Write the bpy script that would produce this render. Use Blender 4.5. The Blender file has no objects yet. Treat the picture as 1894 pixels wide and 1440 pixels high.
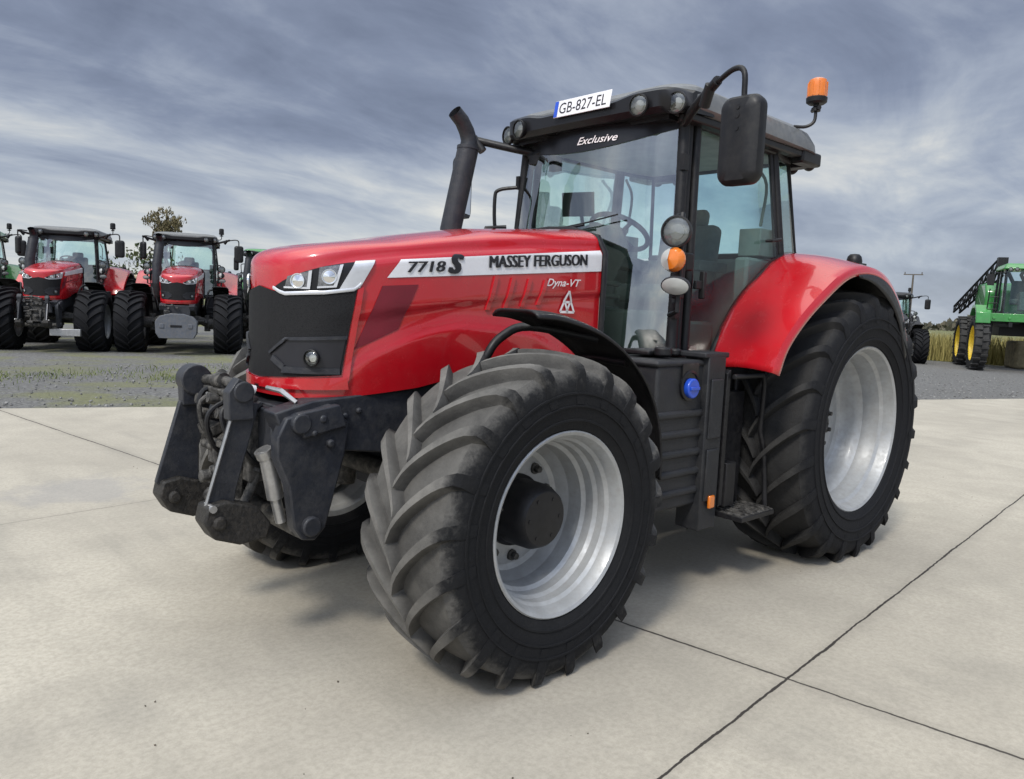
import bpy, bmesh, math, random
from mathutils import Vector, Matrix, Euler
S = bpy.context.scene
COL = S.collection
R = math.radians
rnd = random.Random(7)

# ------------------------------------------------------------------ camera
cd = bpy.data.cameras.new('camera'); cam = bpy.data.objects.new('camera', cd); COL.objects.link(cam)
CP = Vector((5.239, 3.3903, 1.6082)); YAW, PIT, ROL = -2.3159, -0.1072, 0.0435
F = Vector((math.cos(PIT)*math.cos(YAW), math.cos(PIT)*math.sin(YAW), math.sin(PIT)))
Rt = F.cross(Vector((0, 0, 1))).normalized(); Up = Rt.cross(F)
R2 = Rt*math.cos(ROL)+Up*math.sin(ROL); U2 = -Rt*math.sin(ROL)+Up*math.cos(ROL)
cam.matrix_world = Matrix(((R2.x, U2.x, -F.x, CP.x), (R2.y, U2.y, -F.y, CP.y), (R2.z, U2.z, -F.z, CP.z), (0, 0, 0, 1)))
cd.sensor_width = 36; cd.lens = 36*1426.7/1894; cd.clip_start = 0.05; cd.clip_end = 6000
S.camera = cam
S.view_settings.view_transform = 'Standard'; S.view_settings.look = 'None'
S.view_settings.exposure = 0.0; S.view_settings.gamma = 1.0
S.cycles.max_bounces = 8; S.cycles.transparent_max_bounces = 16

# ------------------------------------------------------------------ sun and sky
SUN_EL, SUN_AZ = R(46), R(22)        # azimuth of the sun, measured from +x to +y
sl = bpy.data.lights.new('sun', 'SUN'); sl.energy = 2.55; sl.angle = R(10); sl.color = (1, .945, .855)
so = bpy.data.objects.new('sun', sl); COL.objects.link(so)
sd = Vector((math.cos(SUN_EL)*math.cos(SUN_AZ), math.cos(SUN_EL)*math.sin(SUN_AZ), math.sin(SUN_EL)))
so.rotation_euler = sd.to_track_quat('Z', 'Y').to_euler(); so.location = (0, 0, 20)

class NT:
    """small wrapper round a node tree"""
    def __init__(s, t): s.t = t; s.n = t.nodes; s.l = t.links
    def add(s, ty, ins=None, **props):
        nd = s.n.new(ty)
        for k, v in props.items(): setattr(nd, k, v)
        if ins:
            for k, v in ins.items():
                sk = nd.inputs[k]
                if isinstance(v, bpy.types.NodeSocket): s.l.new(v, sk)
                else: sk.default_value = v
        return nd
    def m(s, op, a, b=0.0, c=0.0, clamp=False):
        nd = s.add('ShaderNodeMath', operation=op); nd.use_clamp = clamp
        for i, v in enumerate((a, b, c)):
            if isinstance(v, bpy.types.NodeSocket): s.l.new(v, nd.inputs[i])
            else: nd.inputs[i].default_value = v
        return nd.outputs[0]
    def mix(s, f, a, b, mode='MIX'):
        nd = s.add('ShaderNodeMix', data_type='RGBA', blend_type=mode)
        for i, v in ((0, f), (6, a), (7, b)):
            if isinstance(v, bpy.types.NodeSocket): s.l.new(v, nd.inputs[i])
            else: nd.inputs[i].default_value = v if i == 0 else (*v[:3], 1)
        return nd.outputs[2]
    def ramp(s, f, stops, interp='LINEAR'):
        nd = s.add('ShaderNodeValToRGB', {'Fac': f}); cr = nd.color_ramp; cr.interpolation = interp
        while len(cr.elements) < len(stops): cr.elements.new(.5)
        for e, (p, c) in zip(cr.elements, stops):
            e.position = p; e.color = (c, c, c, 1) if isinstance(c, (int, float)) else (*c, 1)
        return nd.outputs[0]
    def noise(s, vec, scale, detail=4, rough=.55, dist=0.0):
        return s.add('ShaderNodeTexNoise', {'Vector': vec, 'Scale': scale, 'Detail': detail, 'Roughness': rough, 'Distortion': dist}).outputs['Fac']

w = bpy.data.worlds.new('World'); S.world = w; w.use_nodes = True
N = NT(w.node_tree); N.n.clear()
sky = N.add('ShaderNodeTexSky', sky_type='NISHITA', sun_disc=False, sun_elevation=SUN_EL, sun_rotation=R(90)-SUN_AZ)
gen = N.add('ShaderNodeTexCoord').outputs['Generated']
sep = N.add('ShaderNodeSeparateXYZ', {'Vector': gen})
zc = N.m('MAXIMUM', sep.outputs[2], 0.0)
den = N.m('ADD', zc, .16)
px = N.m('DIVIDE', sep.outputs[0], den); py = N.m('DIVIDE', sep.outputs[1], den)
pv = N.add('ShaderNodeCombineXYZ', {'X': px, 'Y': py, 'Z': 0.0}).outputs[0]
rot = N.add('ShaderNodeMapping', {'Vector': pv, 'Rotation': (0, 0, R(-8))}).outputs[0]
rot = N.add('ShaderNodeMapping', {'Vector': rot, 'Scale': (.55, 1.0, 1), 'Location': (6, 5, 0)}).outputs[0]
n1 = N.noise(rot, .80, 7, .55, .7)
n2 = N.noise(rot, 2.6, 6, .60, .5)
n3 = N.noise(rot, .34, 2, .5)
lift = N.ramp(zc, [(.0, .585), (.08, .625), (.16, .62), (.26, .545), (.5, .510), (.8, .58)])
nn = N.m('ADD', N.m('SUBTRACT', lift, .54), N.m('ADD', N.m('MULTIPLY', n1, .55), N.m('ADD', N.m('MULTIPLY', N.m('SUBTRACT', n2, .15), .29), N.m('MULTIPLY', n3, .42))))
# darker slate undersides to pale breaks
cl = N.ramp(nn, [(.46, (.205, .245, .350)), (.54, (.29, .342, .470)), (.61, (.44, .50, .62)), (.67, (.62, .67, .74)), (.76, (.98, .97, .91))])
hz = N.ramp(zc, [(0.0, .60), (.07, .38), (.17, .0)])
cl = N.mix(N.m('MULTIPLY', hz, .85), cl, (.66, .73, .80))
# overcast sky grows brighter to the zenith, beyond the picture
zen = N.ramp(zc, [(.0, .98), (.36, .95), (.62, 1.45), (1.0, 1.9)])
cl = N.mix(1.0, cl, zen, 'MULTIPLY')
# the veiled sun's side of the sky
dotn = N.add('ShaderNodeVectorMath', operation='DOT_PRODUCT'); N.l.new(gen, dotn.inputs[0]); dotn.inputs[1].default_value = sd
gl = N.ramp(dotn.outputs['Value'], [(.0, 1.0), (.6, 1.5), (1.0, 3.0)])
cl = N.mix(1.0, cl, gl, 'MULTIPLY')
cl = N.mix(1.0, cl, (10, 10, 10), 'MULTIPLY')
skyc = N.mix(.93, sky.outputs[0], cl)
bgd = N.add('ShaderNodeBackground', {'Color': skyc, 'Strength': .086})
N.l.new(bgd.outputs[0], N.add('ShaderNodeOutputWorld').inputs['Surface'])

# ------------------------------------------------------------------ materials
def mat(name):
    m = bpy.data.materials.new(name); m.use_nodes = True; t = NT(m.node_tree)
    b = t.n['Principled BSDF']; return m, t, b
def objc(t): return t.add('ShaderNodeTexCoord').outputs['Object']
def paint(name, col, rough=.4, metal=0., coat=0., dirt=.0, dirtcol=(.20, .18, .15), nscale=6., var=.12, bump=0., bscale=60, spec=.5):
    m, t, b = mat(name); c = objc(t)
    n = t.noise(c, nscale, 6, .6)
    col2 = tuple(x*(1-var) for x in col); col3 = tuple(min(1, x*(1+var)) for x in col)
    cc = t.mix(t.ramp(n, [(.35, 0), (.65, 1)]), col2, col3)
    if dirt > 0:
        g = t.noise(c, nscale*3.1, 8, .7)
        d = t.m('MULTIPLY', t.ramp(g, [(.42, 0), (.68, 1)]), dirt)
        cc = t.mix(d, cc, dirtcol)
        b.inputs['Roughness'].default_value = rough
        t.l.new(t.m('ADD', t.m('MULTIPLY', d, .5), rough, clamp=True), b.inputs['Roughness'])
    else:
        t.l.new(t.m('ADD', t.m('MULTIPLY', t.m('SUBTRACT', n, .5), .18), rough, clamp=True), b.inputs['Roughness'])
    t.l.new(cc, b.inputs['Base Color'])
    b.inputs['Metallic'].default_value = metal; b.inputs['Coat Weight'].default_value = coat
    b.inputs['Coat Roughness'].default_value = .025; b.inputs['Specular IOR Level'].default_value = spec
    if bump > 0:
        bn = t.add('ShaderNodeBump', {'Height': t.noise(c, bscale, 6, .7), 'Strength': bump, 'Distance': .01})
        t.l.new(bn.outputs[0], b.inputs['Normal'])
    return m
RED = paint('red_paint', (.44, .0055, .012), .24, 0, .85, .10, (.28, .07, .06), 3, .06, .04, 9)
REDMESH = paint('red_mesh', (.16, .006, .016), .55, 0, .1)
GREEN = paint('green_paint', (.022, .20, .03), .32, 0, .6, .15, (.15, .17, .12), 4)
YEL = paint('yellow_paint', (.86, .60, .03), .4, 0, .3, .15)
BLK = paint('black_plastic', (.0085, .0085, .010), .42, 0, 0, .28, (.040, .038, .036), 7, spec=.32)
BLKG = paint('black_gloss', (.010, .010, .012), .30, 0, 0, spec=.35)
DGREY = paint('dark_grey_paint', (.019, .021, .027), .48, 0, .05, .35, (.07, .067, .064), 6, .2, .25, spec=.35)
MGREY = paint('tank_grey_plastic', (.017, .018, .021), .5, 0, 0, .3, (.05, .048, .045), 5, .15, .25, 90, spec=.35)
HOOK = paint('oily_iron', (.014, .013, .012), .5, .2, 0, .6, (.060, .052, .042), 14, .4, .7, 50)
IRON = paint('dusty_cast_iron', (.022, .021, .020), .6, .1, 0, .75, (.17, .16, .145), 9, .3, .5, 40)
ROOF = paint('grey_roof_plastic', (.115, .120, .122), .45, 0, .1, .3, (.26, .255, .24), 6, .12)
RIM = paint('silver_rim_paint', (.36, .37, .375), .42, .30, .10, .35, (.25, .235, .21), 8, .10)
STEEL = paint('bare_steel', (.42, .42, .42), .35, .8, 0, .3, (.2, .17, .13), 12)
CHROME = paint('reflector', (.8, .8, .8), .12, 1, 0)
WHITE = paint('white_decal', (.72, .72, .74), .35, 0, .3, .15, (.5, .45, .42), 14, .03)
SILV = paint('silver_trim', (.58, .59, .61), .25, .3, .4)
INK = paint('black_lettering', (.012, .012, .016), .4)
WTXT = paint('white_lettering', (.75, .70, .70), .4)
ORG = paint('amber_lens', (.62, .16, .012), .15, 0, .8)
BLUE = paint('blue_cap', (.015, .07, .48), .35, 0, .3)
LINER = paint('headliner_cloth', (.42, .44, .40), .9)
BULK = paint('bulkhead_paint', (.26, .28, .26), .6)
SEAT = paint('seat_fabric', (.10, .115, .105), .85, 0, 0, .2, (.07, .07, .07), 10)
INTR = paint('cab_lining', (.22, .245, .22), .75)
BEIGE = paint('beige_panel', (.40, .33, .22), .7, 0, 0, .3)
LAMPU = paint('lamp_interior', (.16, .16, .165), .22, .7, .5, .3, (.45, .45, .45), 30, .4)
LAMPB = paint('lamp_white', (.40, .41, .39), .3, 0, .5)
WOODP = paint('pole_wood', (.10, .085, .07), .85)
def emisslike_glass(name, tint, rough=.02, refl=1.0, base=.05, fk=1.2):
    m, t, b = mat(name); t.n.remove(b)
    out = t.n['Material Output']
    tr = t.add('ShaderNodeBsdfTransparent', {'Color': (*tint, 1)})
    c = objc(t); bn = t.add('ShaderNodeBump', {'Height': t.noise(c, 1.7, 2, .5), 'Strength': .25, 'Distance': .05})
    g = t.add('ShaderNodeBsdfGlossy', {'Color': (refl, refl, refl, 1), 'Roughness': rough, 'Normal': bn.outputs[0]})
    fr = t.add('ShaderNodeFresnel', {'IOR': 1.55, 'Normal': bn.outputs[0]})
    k = t.m('ADD', t.m('MULTIPLY', fr.outputs[0], fk), base, clamp=True)
    mx = t.add('ShaderNodeMixShader', {'Fac': k}); t.l.new(tr.outputs[0], mx.inputs[1]); t.l.new(g.outputs[0], mx.inputs[2])
    t.l.new(mx.outputs[0], out.inputs['Surface']); return m
GLASS = emisslike_glass('tinted_glass', (.76, .94, .94), base=.02, fk=.55)
WGLASS = emisslike_glass('windscreen_glass', (.84, .98, .91), base=.17, fk=1.2)
LENS = emisslike_glass('lamp_lens', (.92, .93, .92), .05)
def tyre_mat(name, base, dust, amount, h=None, ro=0, scale=9):
    """rubber; with h (half the tread's width) the dust lies on the tread and thins out on the sidewall"""
    m, t, b = mat(name); c = objc(t)
    n = t.noise(c, scale, 9, .68); n2 = t.noise(c, scale*.35, 3, .5); nf = t.noise(c, scale*5, 4, .7)
    f = t.m('MULTIPLY', t.ramp(t.m('ADD', t.m('MULTIPLY', n, .6), t.m('MULTIPLY', n2, .4)), [(.34, .45), (.60, 1)]), amount)
    if h:
        sx3 = t.add('ShaderNodeSeparateXYZ', {'Vector': c}).outputs; ay = t.m('ABSOLUTE', sx3[1])
        rad = t.m('SQRT', t.m('ADD', t.m('MULTIPLY', sx3[0], sx3[0]), t.m('MULTIPLY', sx3[2], sx3[2])))
        f = t.m('MULTIPLY', f, t.ramp(t.m('SUBTRACT', rad, ro-.20), [(.03, .05), (.10, .9), (.150, .62), (.172, .80), (.19, 1.0)]))  # tread tone by radius: darker between the lugs, lightest on their tops
        ay = t.m('ADD', ay, t.m('MULTIPLY', t.m('SUBTRACT', t.m('ADD', t.m('MULTIPLY', n, .7), t.m('MULTIPLY', nf, .3)), .5), .16))
        f = t.m('MULTIPLY', f, t.ramp(t.m('DIVIDE', ay, h), [(.86, 1), (.95, .30), (1.01, .03)]))
    f = t.m('ADD', f, t.m('MULTIPLY', t.ramp(nf, [(.55, 0), (.75, 1)]), .03))
    t.l.new(t.mix(f, base, dust), b.inputs['Base Color']); b.inputs['Roughness'].default_value = .78
    b.inputs['Specular IOR Level'].default_value = .20
    bn = t.add('ShaderNodeBump', {'Height': t.noise(c, 45, 8, .7), 'Strength': .5, 'Distance': .008})
    t.l.new(bn.outputs[0], b.inputs['Normal']); return m
TREAD = tyre_mat('dusty_tread_rubber', (.0085, .009, .0105), (.165, .158, .145), .92, .27, .738)
TREADR = tyre_mat('rear_tread_rubber', (.0085, .009, .011), (.085, .082, .076), .50, .32, .935)
SIDE = tyre_mat('sidewall_rubber', (.0125, .0135, .0165), (.035, .035, .037), .55)
def grille_mat():
    m, t, b = mat('black_mesh_grille'); c = objc(t)
    v = t.add('ShaderNodeTexVoronoi', {'Vector': c, 'Scale': 210.0}, feature='F1')
    k = t.ramp(v.outputs['Distance'], [(.25, 0), (.45, 1)])
    t.l.new(t.mix(k, (.005, .005, .006), (.016, .016, .017)), b.inputs['Base Color'])
    b.inputs['Roughness'].default_value = .6; b.inputs['Specular IOR Level'].default_value = .18
    t.l.new(t.add('ShaderNodeBump', {'Height': k, 'Strength': .25, 'Distance': .003}).outputs[0], b.inputs['Normal'])
    return m
GRIL = grille_mat()

def concrete_mat():
    m, t, b = mat('brushed_concrete'); c = objc(t); sp = t.add('ShaderNodeSeparateXYZ', {'Vector': c}); X, Y = sp.outputs[0], sp.outputs[1]
    big = t.noise(c, .33, 5, .6, .4); mid = t.noise(c, 2.3, 6, .62, .3); fine = t.add('ShaderNodeTexNoise', {'Vector': c, 'Scale': 34.0, 'Detail': 8.0, 'Roughness': .78}).outputs['Fac']; speck = t.noise(c, 210, 3, .8)
    mp = t.add('ShaderNodeMapping', {'Vector': c, 'Rotation': (0, 0, R(40)), 'Scale': (1, .13, 1)}).outputs[0]
    streak = t.noise(mp, 2.2, 7, .62, .5)
    col = t.mix(t.ramp(big, [(.33, 0), (.67, 1)]), (.335, .305, .252), (.445, .408, .337))
    col = t.mix(t.m('MULTIPLY', t.ramp(mid, [(.36, 1), (.56, 0)]), .38), col, (.275, .252, .21))
    col = t.mix(t.m('MULTIPLY', t.ramp(streak, [(.50, 0), (.68, 1)]), .32), col, (.285, .265, .22))
    col = t.mix(t.m('MULTIPLY', t.ramp(fine, [(.40, 1), (.58, 0)]), .44), col, (.235, .215, .175))
    col = t.mix(t.m('MULTIPLY', t.ramp(speck, [(.60, 0), (.74, 1)]), .45), col, (.56, .54, .50))
    def track(ax, ay, bx, by, w_):
        dx, dy = bx-ax, by-ay; L = math.hypot(dx, dy); nx_, ny_ = -dy/L, dx/L
        d = t.m('ADD', t.m('MULTIPLY', X, nx_), t.m('MULTIPLY', Y, ny_)); d = t.m('SUBTRACT', d, ax*nx_+ay*ny_)
        d = t.m('ABSOLUTE', t.m('ADD', d, t.m('MULTIPLY', t.m('SUBTRACT', big, .5), 1.4)))
        return t.m('MULTIPLY', t.m('SUBTRACT', 1.0, t.m('DIVIDE', d, w_), clamp=True), t.ramp(streak, [(.42, 0), (.60, 1)]))
    for tr_a in ((6, -1.6, -8, -2.6, .35), (6, .3, -9, -.4, .30), (2, -7, 7, 3, .28), (5.5, 1.2, -6, 4.4, .30)):
        col = t.mix(t.m('MULTIPLY', track(*tr_a), .26), col, (.19, .178, .155))
    sx0 = t.add('ShaderNodeVectorMath', operation='DISTANCE'); t.l.new(c, sx0.inputs[0]); sx0.inputs[1].default_value = (3.62, -3.35, 0)
    dmp = t.m('SUBTRACT', 1.0, t.m('DIVIDE', t.m('ADD', sx0.outputs['Value'], t.m('MULTIPLY', t.m('SUBTRACT', mid, .5), 1.2)), .55), clamp=True)
    col = t.mix(t.m('MULTIPLY', t.m('MINIMUM', t.m('MULTIPLY', dmp, 2.5), 1.0), .40), col, (.24, .235, .235))
    vo = t.add('ShaderNodeTexVoronoi', {'Vector': c, 'Scale': 1.9}, feature='F1'); 
    spots = t.m('LESS_THAN', vo.outputs['Distance'], t.m('MULTIPLY', t.m('SUBTRACT', mid, .42), .09))
    col = t.mix(t.m('MULTIPLY', spots, .75), col, (.05, .045, .04))
    wob = t.m('MULTIPLY', t.m('SUBTRACT', t.noise(c, 1.6, 4, .6), .5), .035)
    wob2 = t.m('MULTIPLY', t.m('SUBTRACT', t.noise(c, 22, 3, .6), .5), .012)
    wob = t.m('ADD', wob, wob2)
    brk = t.noise(c, 2.2, 3, .6)
    def line(expr, w0, strength):
        d = t.m('ABSOLUTE', t.m('ADD', expr, wob))
        ww = t.m('MULTIPLY', t.m('ADD', brk, .08), w0)
        a = t.m('MULTIPLY', t.m('SUBTRACT', 1.0, t.m('DIVIDE', d, ww), clamp=True), 3.0, clamp=True)
        halo = t.m('MULTIPLY', t.m('SUBTRACT', 1.0, t.m('DIVIDE', d, .09), clamp=True), .14)
        return t.m('MAXIMUM', t.m('MULTIPLY', a, strength), t.m('MULTIPLY', halo, strength))
    la = line(t.m('SUBTRACT', Y, t.m('ADD', t.m('MULTIPLY', X, .0838), 1.660)), .013, 1.0)
    lb = line(t.m('SUBTRACT', X, t.m('SUBTRACT', 2.294, t.m('MULTIPLY', Y, .137))), .015, .95)
    ld = line(t.m('SUBTRACT', Y, t.m('SUBTRACT', t.m('MULTIPLY', X, .119), 3.143)), .011, .45)
    le = line(t.m('SUBTRACT', Y, t.m('ADD', t.m('MULTIPLY', X, .0838), 6.40)), .013, .9)
    lf = line(t.m('SUBTRACT', X, t.m('SUBTRACT', 7.4, t.m('MULTIPLY', Y, .137))), .013, .9)
    j = t.m('MAXIMUM', t.m('MAXIMUM', la, lb), t.m('MAXIMUM', ld, t.m('MAXIMUM', le, lf)))
    col = t.mix(j, col, (.035, .030, .026))
    t.l.new(col, b.inputs['Base Color']); b.inputs['Roughness'].default_value = .86; b.inputs['Specular IOR Level'].default_value = .3
    h = t.m('SUBTRACT', t.m('ADD', t.m('MULTIPLY', fine, .6), t.m('MULTIPLY', streak, .8)), t.m('MULTIPLY', j, 2.0))
    t.l.new(t.add('ShaderNodeBump', {'Height': h, 'Strength': .35, 'Distance': .01}).outputs[0], b.inputs['Normal'])
    return m
def gravel_mat():
    m, t, b = mat('mossy_gravel'); c = objc(t)
    big = t.noise(c, .16, 5, .6, .5); st = t.noise(c, 14, 6, .8); v = t.add('ShaderNodeTexVoronoi', {'Vector': c, 'Scale': 18.0})
    patch = t.noise(c, .55, 5, .65, .3)
    col = t.mix(t.ramp(st, [(.35, 0), (.68, 1)]), (.050, .049, .047), (.175, .172, .165))
    col = t.mix(.35, col, t.m('MULTIPLY', v.outputs['Distance'], 1.2), 'SOFT_LIGHT')
    sp = t.add('ShaderNodeSeparateXYZ', {'Vector': c})
    left = t.ramp(t.m('MULTIPLY', t.m('ADD', sp.outputs[0], 14.0), .06), [(.35, 0), (.65, 1)])
    mo = t.m('MULTIPLY', t.ramp(patch, [(.46, 0), (.58, 1)]), t.ramp(st, [(.3, .35), (.6, 1)]))
    mo = t.m('MULTIPLY', mo, left)
    col = t.mix(t.m('MULTIPLY', mo, .75), col, (.145, .150, .045))
    col = t.mix(t.m('MULTIPLY', t.ramp(big, [(.45, 0), (.62, 1)]), .35), col, (.10, .098, .092))
    t.l.new(col, b.inputs['Base Color']); b.inputs['Roughness'].default_value = .95
    t.l.new(t.add('ShaderNodeBump', {'Height': st, 'Strength': .8, 'Distance': .03}).outputs[0], b.inputs['Normal'])
    return m
def field_mat():
    m, t, b = mat('rough_grass_field'); c = objc(t)
    mp = t.add('ShaderNodeMapping', {'Vector': c, 'Scale': (.5, .5, 1)}).outputs[0]
    a = t.noise(mp, .35, 6, .65); f = t.noise(c, 3.5, 7, .75)
    col = t.mix(t.ramp(a, [(.4, 0), (.62, 1)]), (.085, .105, .035), (.20, .185, .085))
    col = t.mix(t.m('MULTIPLY', t.ramp(f, [(.4, 1), (.6, 0)]), .5), col, (.06, .065, .03))
    t.l.new(col, b.inputs['Base Color']); b.inputs['Roughness'].default_value = .95
    t.l.new(t.add('ShaderNodeBump', {'Height': f, 'Strength': .8, 'Distance': .12}).outputs[0], b.inputs['Normal'])
    return m
def leaf_mat(name, c1, c2):
    m, t, b = mat(name); oi = t.add('ShaderNodeNewGeometry').outputs['Random Per Island']
    t.l.new(t.mix(oi, c1, c2), b.inputs['Base Color']); b.inputs['Roughness'].default_value = .8
    b.inputs['Specular IOR Level'].default_value = .2; return m
CONC, GRAV, FIELD = concrete_mat(), gravel_mat(), field_mat()
LEAFA = leaf_mat('autumn_leaf', (.075, .070, .035), (.20, .165, .09))
LEAFB = leaf_mat('shrub_leaf', (.035, .055, .022), (.12, .13, .06))
LEAFC = leaf_mat('far_wood_leaf', (.055, .06, .045), (.14, .125, .09))
DRYG = leaf_mat('dry_grass', (.20, .18, .06), (.40, .34, .13))
WEED = leaf_mat('weed', (.07, .11, .02), (.20, .23, .06))
BARK = paint('bark', (.16, .13, .10), .9, 0, 0, 0, bump=.5, bscale=20)
STRAW = paint('straw', (.20, .165, .095), .95, 0, 0, .5, (.10, .10, .06), 5, .3, .8, 30)

# ------------------------------------------------------------------ mesh helpers
def sub(a, b): return Vector(a)-Vector(b)
def catmull(pts, n=6):
    P = [Vector(p) for p in pts]; out = []
    for i in range(len(P)-1):
        p0 = P[i-1] if i else P[0]*2-P[1]; p3 = P[i+2] if i+2 < len(P) else P[-1]*2-P[-2]
        p1, p2 = P[i], P[i+1]
        for k in range(n):
            t = k/n; out.append(.5*((2*p1)+(p2-p0)*t+(2*p0-5*p1+4*p2-p3)*t*t+(3*p1-p0-3*p2+p3)*t**3))
    out.append(P[-1]); return out
def lerpt(tab, x):
    if x <= tab[0][0]: return tab[0][1]
    for (a, va), (b, vb) in zip(tab, tab[1:]):
        if x <= b: return va+(vb-va)*(x-a)/(b-a)
    return tab[-1][1]
class MB:
    def __init__(s): s.v = []; s.f = []; s.m = []
    def add(s, vs, fs, mi=0):
        o = len(s.v); s.v += [Vector(v) for v in vs]; s.f += [tuple(i+o for i in f) for f in fs]; s.m += [mi]*len(fs); return s
    def box(s, c, d, rot=None, mi=0, taper=1.0):
        hx, hy, hz = d[0]/2, d[1]/2, d[2]/2; M = Euler([R(a) for a in rot]).to_matrix() if rot else Matrix.Identity(3)
        vs = []
        for z in (-hz, hz):
            k = taper if z > 0 else 1
            for x, y in ((-hx, -hy), (hx, -hy), (hx, hy), (-hx, hy)): vs.append(M @ Vector((x*k, y*k, z))+Vector(c))
        return s.add(vs, [(0, 3, 2, 1), (4, 5, 6, 7), (0, 1, 5, 4), (1, 2, 6, 5), (2, 3, 7, 6), (3, 0, 4, 7)], mi)
    def tube(s, pts, r, n=10, mi=0, caps=True, smooth=0):
        P = catmull(pts, smooth) if smooth else [Vector(p) for p in pts]
        k = len(P); rs = r if isinstance(r, (list, tuple)) else [r]*k
        if len(rs) != k: rs = [rs[0]+(rs[-1]-rs[0])*i/(k-1) for i in range(k)]
        vs = []; T0 = (P[1]-P[0]).normalized(); ref = Vector((0, 0, 1)) if abs(T0.z) < .9 else Vector((1, 0, 0))
        nx = T0.cross(ref).normalized()
        for i in range(k):
            T = (P[min(i+1, k-1)]-P[max(i-1, 0)]).normalized(); nx = (nx-T*nx.dot(T)).normalized(); ny = T.cross(nx)
            for j in range(n):
                a = 2*math.pi*j/n; vs.append(P[i]+(nx*math.cos(a)+ny*math.sin(a))*rs[i])
        fs = [(i*n+j, i*n+(j+1) % n, (i+1)*n+(j+1) % n, (i+1)*n+j) for i in range(k-1) for j in range(n)]
        if caps: fs += [tuple(reversed(range(n))), tuple(range((k-1)*n, k*n))]
        return s.add(vs, fs, mi)
    def lathe(s, prof, n=48, c=(0, 0, 0), axis='y', mi=None, closed=False, rot=None):
        vs = []; M = Euler([R(a) for a in rot]).to_matrix() if rot else None
        for (r, h) in prof:
            for j in range(n):
                a = 2*math.pi*j/n; u, v = r*math.cos(a), r*math.sin(a)
                p = Vector((u, h, v)) if axis == 'y' else (Vector((u, v, h)) if axis == 'z' else Vector((h, u, v)))
                if M: p = M @ p
                vs.append(p+Vector(c))
        o = len(prof)
        for i in range(o-1 if not closed else o):
            i2 = (i+1) % o; q = [(i*n+j, i*n+(j+1) % n, i2*n+(j+1) % n, i2*n+j) for j in range(n)]
            if i == 0: base = len(s.v); s.v += [Vector(v) for v in vs]
            s.f += [tuple(k+base for k in f) for f in q]; s.m += [(mi[i] if isinstance(mi, list) else (mi or 0))]*n
        return s
    def cyl(s, a, b, r, n=20, mi=0, r2=None): return s.tube([a, b], [r, r if r2 is None else r2], n, mi)
    def prism(s, poly, plane, a, b, mi=0):
        """polygon in a coordinate plane ('xz': extruded along y from a to b)"""
        def P(u, v, h): return {'xz': (u, h, v), 'xy': (u, v, h), 'yz': (h, u, v)}[plane]
        n = len(poly); vs = [P(u, v, a) for u, v in poly]+[P(u, v, b) for u, v in poly]
        return s.add(vs, [tuple(reversed(range(n))), tuple(range(n, 2*n))]+[(i, (i+1) % n, n+(i+1) % n, n+i) for i in range(n)], mi)
    def grid(s, fn, nu, nv, mi=0, thick=0, skip=None):
        vs = [Vector(fn(i/nu, j/nv)) for j in range(nv+1) for i in range(nu+1)]
        fs = [(j*(nu+1)+i, j*(nu+1)+i+1, (j+1)*(nu+1)+i+1, (j+1)*(nu+1)+i) for j in range(nv) for i in range(nu) if not (skip and skip((i+.5)/nu, (j+.5)/nv))]
        return s.add(vs, fs, mi)
    def build(s, name, mats, parent=None, bevel=0, sharp=38, solid=0, recalc=True, label=None, loc=None, seg=2, kind=None, merge=1e-5):
        me = bpy.data.meshes.new(name)
        me.from_pydata([tuple(v) for v in s.v], [], s.f)
        mats = mats if isinstance(mats, (list, tuple)) else [mats]
        for x in mats: me.materials.append(x)
        for p, mi in zip(me.polygons, s.m): p.material_index = mi
        bm = bmesh.new(); bm.from_mesh(me)
        if merge: bmesh.ops.remove_doubles(bm, verts=bm.verts, dist=merge)
        if recalc: bmesh.ops.recalc_face_normals(bm, faces=bm.faces)
        ca = math.cos(R(sharp))
        for f in bm.faces: f.smooth = True
        for e in bm.edges:
            if len(e.link_faces) == 2: e.smooth = e.link_faces[0].normal.dot(e.link_faces[1].normal) > ca
        bm.to_mesh(me); bm.free()
        o = bpy.data.objects.new(name, me); COL.objects.link(o)
        if parent: o.parent = parent
        if loc: o.location = loc
        if solid:
            md = o.modifiers.new('thickness', 'SOLIDIFY'); md.thickness = solid; md.offset = -1
        if bevel:
            md = o.modifiers.new('bevel', 'BEVEL'); md.width = bevel; md.segments = seg; md.limit_method = 'ANGLE'; md.angle_limit = R(35)
        if label: o['label'] = label
        if kind: o['kind'] = kind
        return o
def empty(name, parent=None, loc=(0, 0, 0)):
    o = bpy.data.objects.new(name, None); COL.objects.link(o); o.location = loc; o.empty_display_size = .3
    if parent: o.parent = parent
    return o
def tag(o, label, cat, group=None):
    o['label'] = label; o['category'] = cat
    if group: o['group'] = group
    return o
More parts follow.
